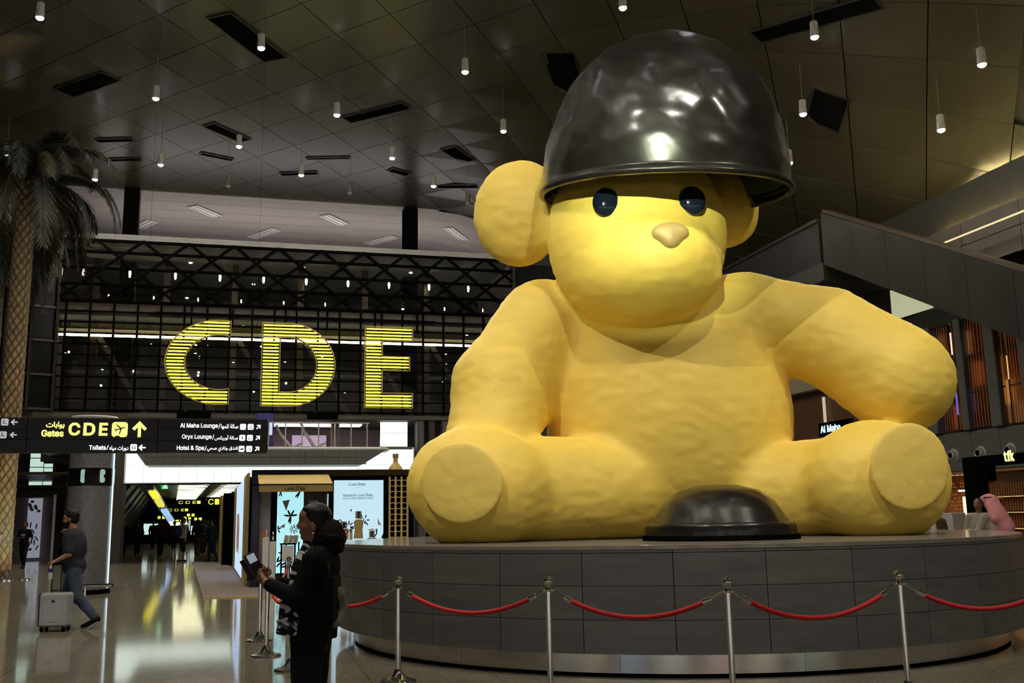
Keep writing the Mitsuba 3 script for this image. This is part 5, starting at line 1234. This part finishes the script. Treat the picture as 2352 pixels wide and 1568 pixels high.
labels[add('lips', blob([ell((-1.2265, wy, 1.4615), (.009, .020, .0055)), ell((-1.2255, wy, 1.4525), (.009, .018, .0055))], .003, .003), 'lips', wk, smooth=True)] = {'label': 'dark pink lips'}
for sd in (-1, 1):
    add('eye', blob([ell((-1.2135, wy + sd * .033, 1.5125), (.008, .013, .0055))], .003, .003), 'hair', wk, smooth=True)
    add('eyebrow', blob([cap((-1.232, wy + sd * .018, 1.531), (-1.216, wy + sd * .052, 1.533), .0035)], .003, .003), 'hair', wk, smooth=True)
labels[add('earring', blob([ell((-1.138, wy - .085, 1.452), (.006, .005, .014))], .003, .003), 'chrome', wk, smooth=True)] = {'label': 'silver earring'}
hr = blob([ell((-1.134, wy, 1.545), (.084, .081, .076)), ell((-1.112, wy, 1.50), (.055, .080, .065)), ell((-1.172, wy, 1.580), (.048, .062, .030)), cap((-1.125, wy - .070, 1.515), (-1.09, wy - .066, 1.46), .018)], .006, .015, 1)
add('hair', wrinkle(hr, .0025, 60, 2), 'hair', wk, smooth=True)
pt_ = blob([ell((-1.055, wy - .01, 1.425), (.085, .10, .090)), ell((-1.085, wy, 1.40), (.075, .10, .07)), ell((-1.07, wy, 1.475), (.055, .07, .05)), ell((-1.035, wy - .02, 1.385), (.06, .085, .06))], .007, .03, 1)
labels[add('ponytail', wrinkle(wrinkle(pt_, .011, 26, 4), .008, 75, 6), 'hair_soft', wk, smooth=True)] = {'label': 'bushy dark ponytail'}
add('hair_clip', blob([cap((-1.068, wy - .055, 1.492), (-1.058, wy - .05, 1.476), .005)], .003, .003), 'chrome', wk, smooth=True)
tp = [ell((-1.165, wy, 1.22), (.105, .16, .15)), ell((-1.19, wy, 1.05), (.125, .175, .16)), cap((-1.195, wy - .06, 1.0), (-1.205, wy - .06, .86), .125, .14), cap((-1.195, wy + .06, 1.0), (-1.205, wy + .06, .86), .125, .14), cap((-1.155, wy, 1.37), (-1.15, wy, 1.30), .06, .09)]
labels[add('floral_top', wrinkle(blob(tp, .010, .05, 1, flat=.905), .006, 9, 3), 'floral', wk, smooth=True)] = {'label': 'black top with white and grey leaves'}
cd = [ell((-1.095, wy, 1.26), (.095, .205, .13)), cap((-1.10, wy - .14, 1.318), (-1.10, wy + .14, 1.318), .058), cap((-1.10, wy, 1.355), (-1.10, wy, 1.32), .066, .08), ell((-1.115, wy, 1.04), (.105, .215, .20)), cap((-1.135, wy - .10, .98), (-1.145, wy - .11, .80), .105, .112), cap((-1.135, wy + .10, .98), (-1.145, wy + .11, .80), .105, .112)]
for sh, el, wr in arms_: cd += [cap(sh, el, .066, .056), cap(el, wr + (el - wr) * .12, .054, .036)]
add('jacket', wrinkle(blob(cd, .010, .035, 1, flat=.858), .006, 11, 5, (1, 1, .6)), 'cloth_black', wk, smooth=True)
tr = [ell((-1.155, wy, .86), (.105, .18, .10))]
for sd in (-1, 1): tr += [cap((-1.155, wy + sd * .085, .84), (-1.168, wy + sd * .09, .45), .094, .075), cap((-1.168, wy + sd * .09, .45), (-1.15, wy + sd * .09, .07), .074, .062)]
add('trousers', wrinkle(blob(tr, .012, .03, 1), .006, 8, 2), 'cloth_dark', wk, smooth=True)
for sd in (-1, 1): add('shoe', blob([cap((-1.12, wy + sd * .09, .035), (-1.28, wy + sd * .10, .03), .04, .034)], .01, .02, flat=.003), 'cloth_black', wk, smooth=True)
k = thing('phone', 'phone with a small lit screen in an open black case, held by the woman', 'phone')
def slab(c, L, Wd, t, ch=.004):
    m = cbx(-Wd / 2, Wd / 2, -t / 2, t / 2, -L / 2, L / 2, ch); M = np.eye(4); M[:3, 0], M[:3, 1], M[:3, 2], M[:3, 3] = dW, -dN, dL, c; return tf(m, M)
add('case', slab(dev_c, .138, .076, .012), 'satin_black', k); add('flap', slab(dev_c - dW * .05 - dL * .012 - dN * .012, .128, .03, .006, .002), 'satin_black', k)
labels[add('screen', slab(dev_c + dN * .007 + dL * .034, .050, .050, .003, .0005), 'lit', k, emit=(.17, .22, .26), w=.01)] = {'label': 'lit screen'}
bgh = trimesh.convex.convex_hull(np.vstack([trimesh.creation.icosphere(2, .018).vertices + np.array(p) for p in ((-1.055, wy - .17, .985), (-1.02, wy - .17, .985), (-1.055, wy + .08, .985), (-1.02, wy + .08, .985), (-1.055, wy - .16, 1.19), (-1.02, wy - .16, 1.20), (-1.055, wy + .05, 1.19), (-1.02, wy + .05, 1.20))]))
k = tag(add('shoulder_bag', bgh, 'cloth_black', smooth=40), 'black shoulder bag hanging at the back of the woman', 'bag')
add('strap', tube([(-1.03, wy - .15, 1.20), (-1.035, wy - .17, 1.28), (-1.075, wy - .165, 1.365), (-1.12, wy - .165, 1.365), (-1.15, wy - .175, 1.30)], .008, 8), 'satin_black', k, smooth=True)
k = tag(add('neck_pillow', blob([cap((-1.0, wy - .02, 1.115), (-1.005, wy + .08, 1.04), .036), cap((-1.005, wy + .08, 1.04), (-1.02, wy - .02, .96), .036)], .012, .02, 1), 'cloth_grey', smooth=True), 'light grey rounded travel pillow showing behind the black bag', 'pillow')
add('loop', tube([(-1.005, wy - .02, 1.15), (-1.012, wy - .03, 1.18), (-1.02, wy - .05, 1.2)], .005, 6), 'cloth_black', k, smooth=True)

# the man pulling a suitcase
mk = thing('person', 'bearded man in a dark t-shirt and jeans walking left with a silver suitcase', 'person'); my = 15.4
fa = dict(sn=V(-6.745, my - .2, 1.37), en=V(-6.70, my - .27, 1.10), wn=V(-6.86, 15.06, 1.005), sf=V(-6.79, my + .2, 1.37), ef=V(-6.97, my + .22, 1.17), wf=V(-6.955, my + .12, 1.41))
body = [ell((-6.812, my, 1.66), (.10, .078, .098)), ell((-6.862, my, 1.585), (.058, .06, .08)), cap((-6.915, my, 1.625), (-6.932, my, 1.59), .010, .015, k=.012), ell((-6.905, my, 1.555), (.018, .025, .014), k=.01), cap((-6.80, my, 1.56), (-6.765, my, 1.43), .056, .062), ell((-6.80, my - .08, 1.61), (.022, .012, .034), k=.008), ell((-6.80, my + .08, 1.61), (.022, .012, .034), k=.008), ell((-6.90, my, 1.655), (.03, .06, .03), k=.02),
        cap((-6.76, my - .15, 1.38), (-6.76, my + .15, 1.38), .06), ell((-6.73, my, 1.15), (.11, .15, .28)), cap(fa['sn'], fa['en'], .05, .042), cap(fa['en'], fa['wn'], .042, .028), cap(fa['sf'], fa['ef'], .05, .042), cap(fa['ef'], fa['wf'], .042, .028)]
body += hand(fa['wn'], V(-.10, -.02, -.035), V(-.1, .1, -1), 1, 1.05, 1.1) + hand(fa['wf'], V(.045, -.09, .075), V(.3, -.6, -.2), -1, 1.05, .9)
legs_ = [(V(-6.70, my - .1, .88), V(-6.60, my - .1, .46), V(-6.335, my - .1, .175)), (V(-6.74, my + .1, .88), V(-6.87, my + .1, .48), V(-6.88, my + .1, .09))]
for a, b, c in legs_: body += [cap(a, b, .075, .055), cap(b, c, .05, .036)]
add('body', blob(body, .011, .028, 2), 'skin', mk, smooth=True)
add('hair', wrinkle(blob([ell((-6.795, my, 1.685), (.105, .09, .088)), ell((-6.765, my, 1.63), (.07, .086, .085)), ell((-6.845, my, 1.735), (.048, .06, .024))], .01, .025, 1), .006, 30, 2), 'hair', mk, smooth=True)
labels[add('beard', wrinkle(blob([ell((-6.872, my, 1.548), (.056, .063, .062)), ell((-6.885, my, 1.515), (.036, .04, .035)), ell((-6.838, my, 1.552), (.04, .068, .04)), cap((-6.83, my - .06, 1.56), (-6.80, my - .068, 1.61), .02, .012), cap((-6.83, my + .06, 1.56), (-6.80, my + .068, 1.61), .02, .012), cap((-6.917, my - .025, 1.567), (-6.917, my + .025, 1.567), .007)], .008, .02), .004, 40, 3), 'hair', mk, smooth=True)] = {'label': 'full dark beard'}
add('sunglasses', tube([(-6.80, my - .09, 1.69), (-6.86, my - .085, 1.72), (-6.90, my - .05, 1.735), (-6.91, my + .05, 1.735), (-6.86, my + .085, 1.72), (-6.80, my + .09, 1.69)], .006, 6), 'satin_black', mk, smooth=True)
for sd in (-1, 1): add('eye', blob([ell((-6.902, my + sd * .034, 1.617), (.008, .013, .006))], .004, .003), 'hair', mk, smooth=True)
sh_ = [cap((-6.755, my - .16, 1.385), (-6.755, my + .16, 1.385), .082), ell((-6.735, my, 1.20), (.165, .225, .26)), ell((-6.73, my, .93), (.17, .21, .16)), cap((-6.765, my, 1.43), (-6.755, my, 1.40), .07, .09), cap(fa['sn'], fa['sn'] + (fa['en'] - fa['sn']) * .8, .08, .074), cap(fa['sf'], fa['sf'] + (fa['ef'] - fa['sf']) * .7, .08, .072)]
add('shirt', wrinkle(blob(sh_, .013, .04, 1), .010, 8, 4), 'cloth_charcoal', mk, smooth=True)
tr = [ell((-6.715, my, .88), (.14, .185, .12))]
for a, b, c in legs_: tr += [cap(a, b, .105, .082), cap(b, c + V(0, 0, .0), .080, .066)]
add('trousers', wrinkle(blob(tr, .013, .04, 1), .010, 9, 6), 'denim', mk, smooth=True)
for pts in (((-6.29, my - .1, .135), (-6.43, my - .1, .050), (-6.50, my - .1, .035)), ((-6.85, my + .1, .045), (-6.98, my + .1, .042), (-7.05, my + .1, .036))):
    k2 = add('shoe', blob([cap(pts[0], pts[1], .048, .046), cap(pts[1], pts[2], .044, .034)], .011, .03, flat=.002), 'cloth_black', mk, smooth=True); add('sole', blob([cap(V(*pts[0]) - (0, 0, .026), V(*pts[1]) - (0, 0, .026), .036, .04), cap(V(*pts[1]) - (0, 0, .024), V(*pts[2]) - (0, 0, .020), .04, .028)], .011, .02, flat=.001), 'cloth_white', k2, smooth=True)
k = thing('suitcase', 'silver hard shell suitcase pulled by the bearded man', 'suitcase'); sx0, sx1, sy0, sy1 = -7.00, -6.58, 14.90, 15.14
add('shell', cbx(sx0, sx1, sy0, sy1, .07, .555, .03), 'silver', k)
for z in (.15, .48): add('shell_rib', cbx(sx0 + .05, sx1 - .05, sy0 - .008, sy0 + .02, z - .008, z + .008, .003), 'alu', k)
for xx in (sx0 + .06, sx1 - .06): add('shell_rib', cbx(xx - .01, xx + .01, sy0 - .008, sy0 + .02, .12, .51, .003), 'alu', k)
add('edge_band', cbx(sx0 - .012, sx0 + .05, sy0 + .02, sy1 + .01, .08, .55, .012), 'satin_black', k)
add('badge', cbx(-6.81, -6.76, sy0 - .012, sy0, .42, .45, .003), 'satin_black', k)
for xx in (sx0 + .05, sx1 - .05):
    for yy in (sy0 + .04, sy1 - .04):
        add('wheel', tf(lathe([(0, -.016), (.03, -.016), (.036, -.008), (.036, .008), (.03, .016), (0, .016)], 16), trimesh.transformations.translation_matrix((xx, yy, .036)) @ trimesh.transformations.rotation_matrix(math.pi / 2, (0, 1, 0))), 'black', k); add('wheel_fork', bx(xx - .022, xx + .022, yy - .02, yy + .02, .05, .085), 'satin_black', k)
for xx in (-6.895, -6.76): add('handle_rod', tube([(xx, 15.06, .54), (xx, 15.06, .955)], .010, 8), 'dark_steel', k)
add('handle_grip', tube([(-6.93, 15.06, .955), (-6.91, 15.06, .965), (-6.75, 15.06, .965), (-6.735, 15.06, .94)], .015, 8), 'black', k, smooth=True)
add('top_handle', tube([(-6.86, 15.0, .555), (-6.85, 15.0, .585), (-6.73, 15.0, .585), (-6.72, 15.0, .555)], .011, 8), 'satin_black', k, smooth=True)
k = tag(add('water_bottle', lathe([(0, 0), (.03, 0), (.033, .01), (.033, .12), (.028, .15), (.014, .18), (.014, .2), (0, .2)], 20, trimesh.transformations.translation_matrix((-6.895, 14.99, .745))), 'cloth_white', smooth=40), 'small water bottle with a blue label hanging at the suitcase handle', 'bottle')
add('paper_label', lathe([(.034, .10), (.034, .16), (.03, .16)], 20, trimesh.transformations.translation_matrix((-6.895, 14.99, .745))), 'blue', k)

# figures farther away
p_, X_, s_, mv_ = person('man in black with a printed t-shirt walking towards the camera beside the palm trunk', -18.44, 37.8, 1.70, 180, 'cloth_black', 'cloth_black', 'skin_dark', stride=.35, sleeves='short', arms={1: ((.26, .02, 1.14), (.10, .22, 1.16)), -1: ((-.28, -.04, 1.14), (-.24, .06, .92))})
add('shirt_print', blob(mv_([ell((-.07 + .035 * i, .128, 1.27 - .02 * (i % 2)), (.014, .012, .045)) for i in range(5)] + [ell((-.05 + .03 * i, .124, 1.17), (.012, .012, .03)) for i in range(4)]), .012, .004), 'soft_grey', p_)
person('man in a dark suit facing the camera at the left of the corridor', -19.44, 49.9, 1.76, 190, 'cloth_black', 'cloth_black', 'skin_dark', stride=.4, coat=True)
person('person in a dark green coat beside the man in the dark suit', -19.0, 50.6, 1.78, 15, 'cloth_teal', 'cloth_black', 'skin_brown', stride=.6, coat=True)
person('person in black in the middle distance between the suited pair and the maroon jacket', -23.6, 65.5, 1.76, 0, 'cloth_black', 'cloth_black', 'skin_brown', stride=.2, coat=True)
person('person in a maroon jacket walking away in the middle of the corridor', -17.23, 48.9, 1.80, 10, 'cloth_maroon', 'cloth_black', 'skin_brown', stride=.45, coat=True)
person('dark clad person right behind the maroon jacket', -21.2, 62.5, 1.72, 10, 'cloth_dark', 'cloth_black', 'skin_brown', stride=.3)
person('person in a white shirt far down the corridor', -21.9, 65.9, 1.74, 170, 'cloth_white', 'cloth_khaki', 'skin_brown', stride=.4)
b_, X_, s_, mv_ = person('man in a grey t-shirt and black shorts with a navy backpack', -13.73, 41.56, 1.78, -35, 'cloth_grey', 'cloth_black', 'skin', stride=.35, sleeves='short', shorts=True)
k = tag(add('backpack', blob(mv_([ell((0, -.22, 1.22), (.15, .11, .23)), ell((0, -.30, 1.12), (.11, .06, .12))]), .02, .04, 1), 'cloth_navy', smooth=True), 'navy backpack on the back of the man in shorts', 'backpack')
add('strap', blob(mv_([cap((sd * .11, -.12, 1.40), (sd * .12, .06, 1.44), .022) for sd in (-1, 1)] + [cap((sd * .12, .06, 1.44), (sd * .13, .13, 1.25), .022) for sd in (-1, 1)]), .014, .02), 'cloth_navy', k, smooth=True)
person('person in a dark shirt and khaki trousers right of the backpack', -15.6, 49.4, 1.74, 5, 'cloth_dark', 'cloth_khaki', 'skin_brown', stride=.3)
person('person in a khaki top farther back right of the backpack', -17.3, 56.0, 1.72, 0, 'cloth_khaki', 'cloth_dark', 'skin', stride=.4)
person('dark clad person with a maroon suitcase', -16.0, 53.0, 1.70, 0, 'cloth_black', 'cloth_black', 'skin', stride=.2)
k = thing('suitcase', 'maroon suitcase in the crowd of the corridor', 'suitcase'); add('shell', cbx(-16.6, -16.1, 52.1, 52.4, .06, .72, .04), 'cloth_maroon', k); add('handle', tube([(-16.5, 52.3, .7), (-16.5, 52.3, 1.0), (-16.2, 52.3, 1.0), (-16.2, 52.3, .7)], .014, 6), 'alu', k)
for xx in (-16.5, -16.2): add('wheel', tf(lathe([(0, -.02), (.035, -.02), (.035, .02), (0, .02)], 12), trimesh.transformations.translation_matrix((xx, 52.2, .036)) @ trimesh.transformations.rotation_matrix(math.pi / 2, (0, 1, 0))), 'black', k)
person('person in a teal jacket and dark trousers with one hand raised beside the dark bay', -12.63, 41.95, 1.72, 75, 'cloth_teal', 'cloth_navy', 'skin', 'hair', stride=.25, coat=True, arms={-1: ((-.24, .22, 1.28), (-.12, .34, 1.52))})
person('person in pale clothes between the khaki top and the teal jacket', -15.6, 58.0, 1.72, 180, 'cloth_white', 'cloth_dark', 'skin', stride=.3)
for n, (x, y, c, hh) in enumerate(((-25.4, 74, 'cloth_dark', 1.7), (-26.6, 81, 'cloth_brown', 1.74), (-24.2, 77.5, 'cloth_navy', 1.72), (-22.6, 74, 'cloth_black', 1.76), (-27.6, 87, 'cloth_grey', 1.7))):
    person('small figure in the distant crowd of the corridor, ' + ('in black', 'in brown', 'in navy', 'in dark black coat', 'in grey')[n], x, y, hh, (0, 180, 20, 160, 0)[n], c, 'cloth_dark', 'skin_brown', stride=.3, group='distant crowd in the corridor', res=.035)
# right side
k, X_, s_, mv_ = person('man in a pale robe with a pink headscarf, seen from behind', 8.05, 17.0, 1.74, 25, 'cloth_beige', 'cloth_beige', 'skin_brown', sleeves='long', dress=True, bald=True, arms={-1: ((-.30, .05, 1.14), (-.27, .26, 1.18))})
sc_ = blob(mv_([ell((0, .0, 1.70), (.105, .125, .095)), ell((0, .06, 1.735), (.09, .12, .05)), cap((0, -.07, 1.66), (.06, -.13, 1.42), .10, .13), cap((.02, -.10, 1.50), (.13, -.16, 1.24), .13, .15), cap((-.07, -.05, 1.6), (-.04, -.12, 1.40), .07, .10), cap((.12, -.15, 1.3), (.20, -.15, 1.08), .13, .10)]), .014, .04, 1)
labels[add('headscarf', wrinkle(sc_, .016, 8, 5, (1, 1, .5)), 'pink', k, smooth=True)] = {'label': 'pink headscarf'}
add('head_cord', blob(mv_([cap((.10 * math.cos(a), .005 + .125 * math.sin(a), 1.735), (.10 * math.cos(a + .4), .005 + .125 * math.sin(a + .4), 1.735), .011) for a in np.arange(0, 6.3, .4)]), .008, .01), 'cloth_black', k, smooth=True)
person('man with dark hair half hidden behind the pink headscarf', 9.05, 19.6, 1.74, 150, 'cloth_beige', 'cloth_dark', 'skin_brown')
k, X_, s_, mv_ = person('man in a brown jacket over a white shirt beside the right foot of the bear', 7.12, 17.2, 1.66, 170, 'cloth_brown', 'cloth_dark', 'skin_brown', coat=True)
add('shirt', blob(mv_([ell((0, .105, 1.25), (.055, .04, .22)), ell((0, .06, 1.42), (.07, .06, .05))]), .014, .02), 'cloth_white', k, smooth=True)
x, y, _ = W(20.1, 26.9); person('person in a pink top standing at the shop counter', x, y, 1.74, 200, 'pink', 'cloth_dark', 'skin', 'hair')
labels = {k: v for k, v in labels.items() if any(q == k or q.startswith(k + '__') for q in scene)}
for v in labels.values():
    if not v.get('label'): v.pop('label', None)
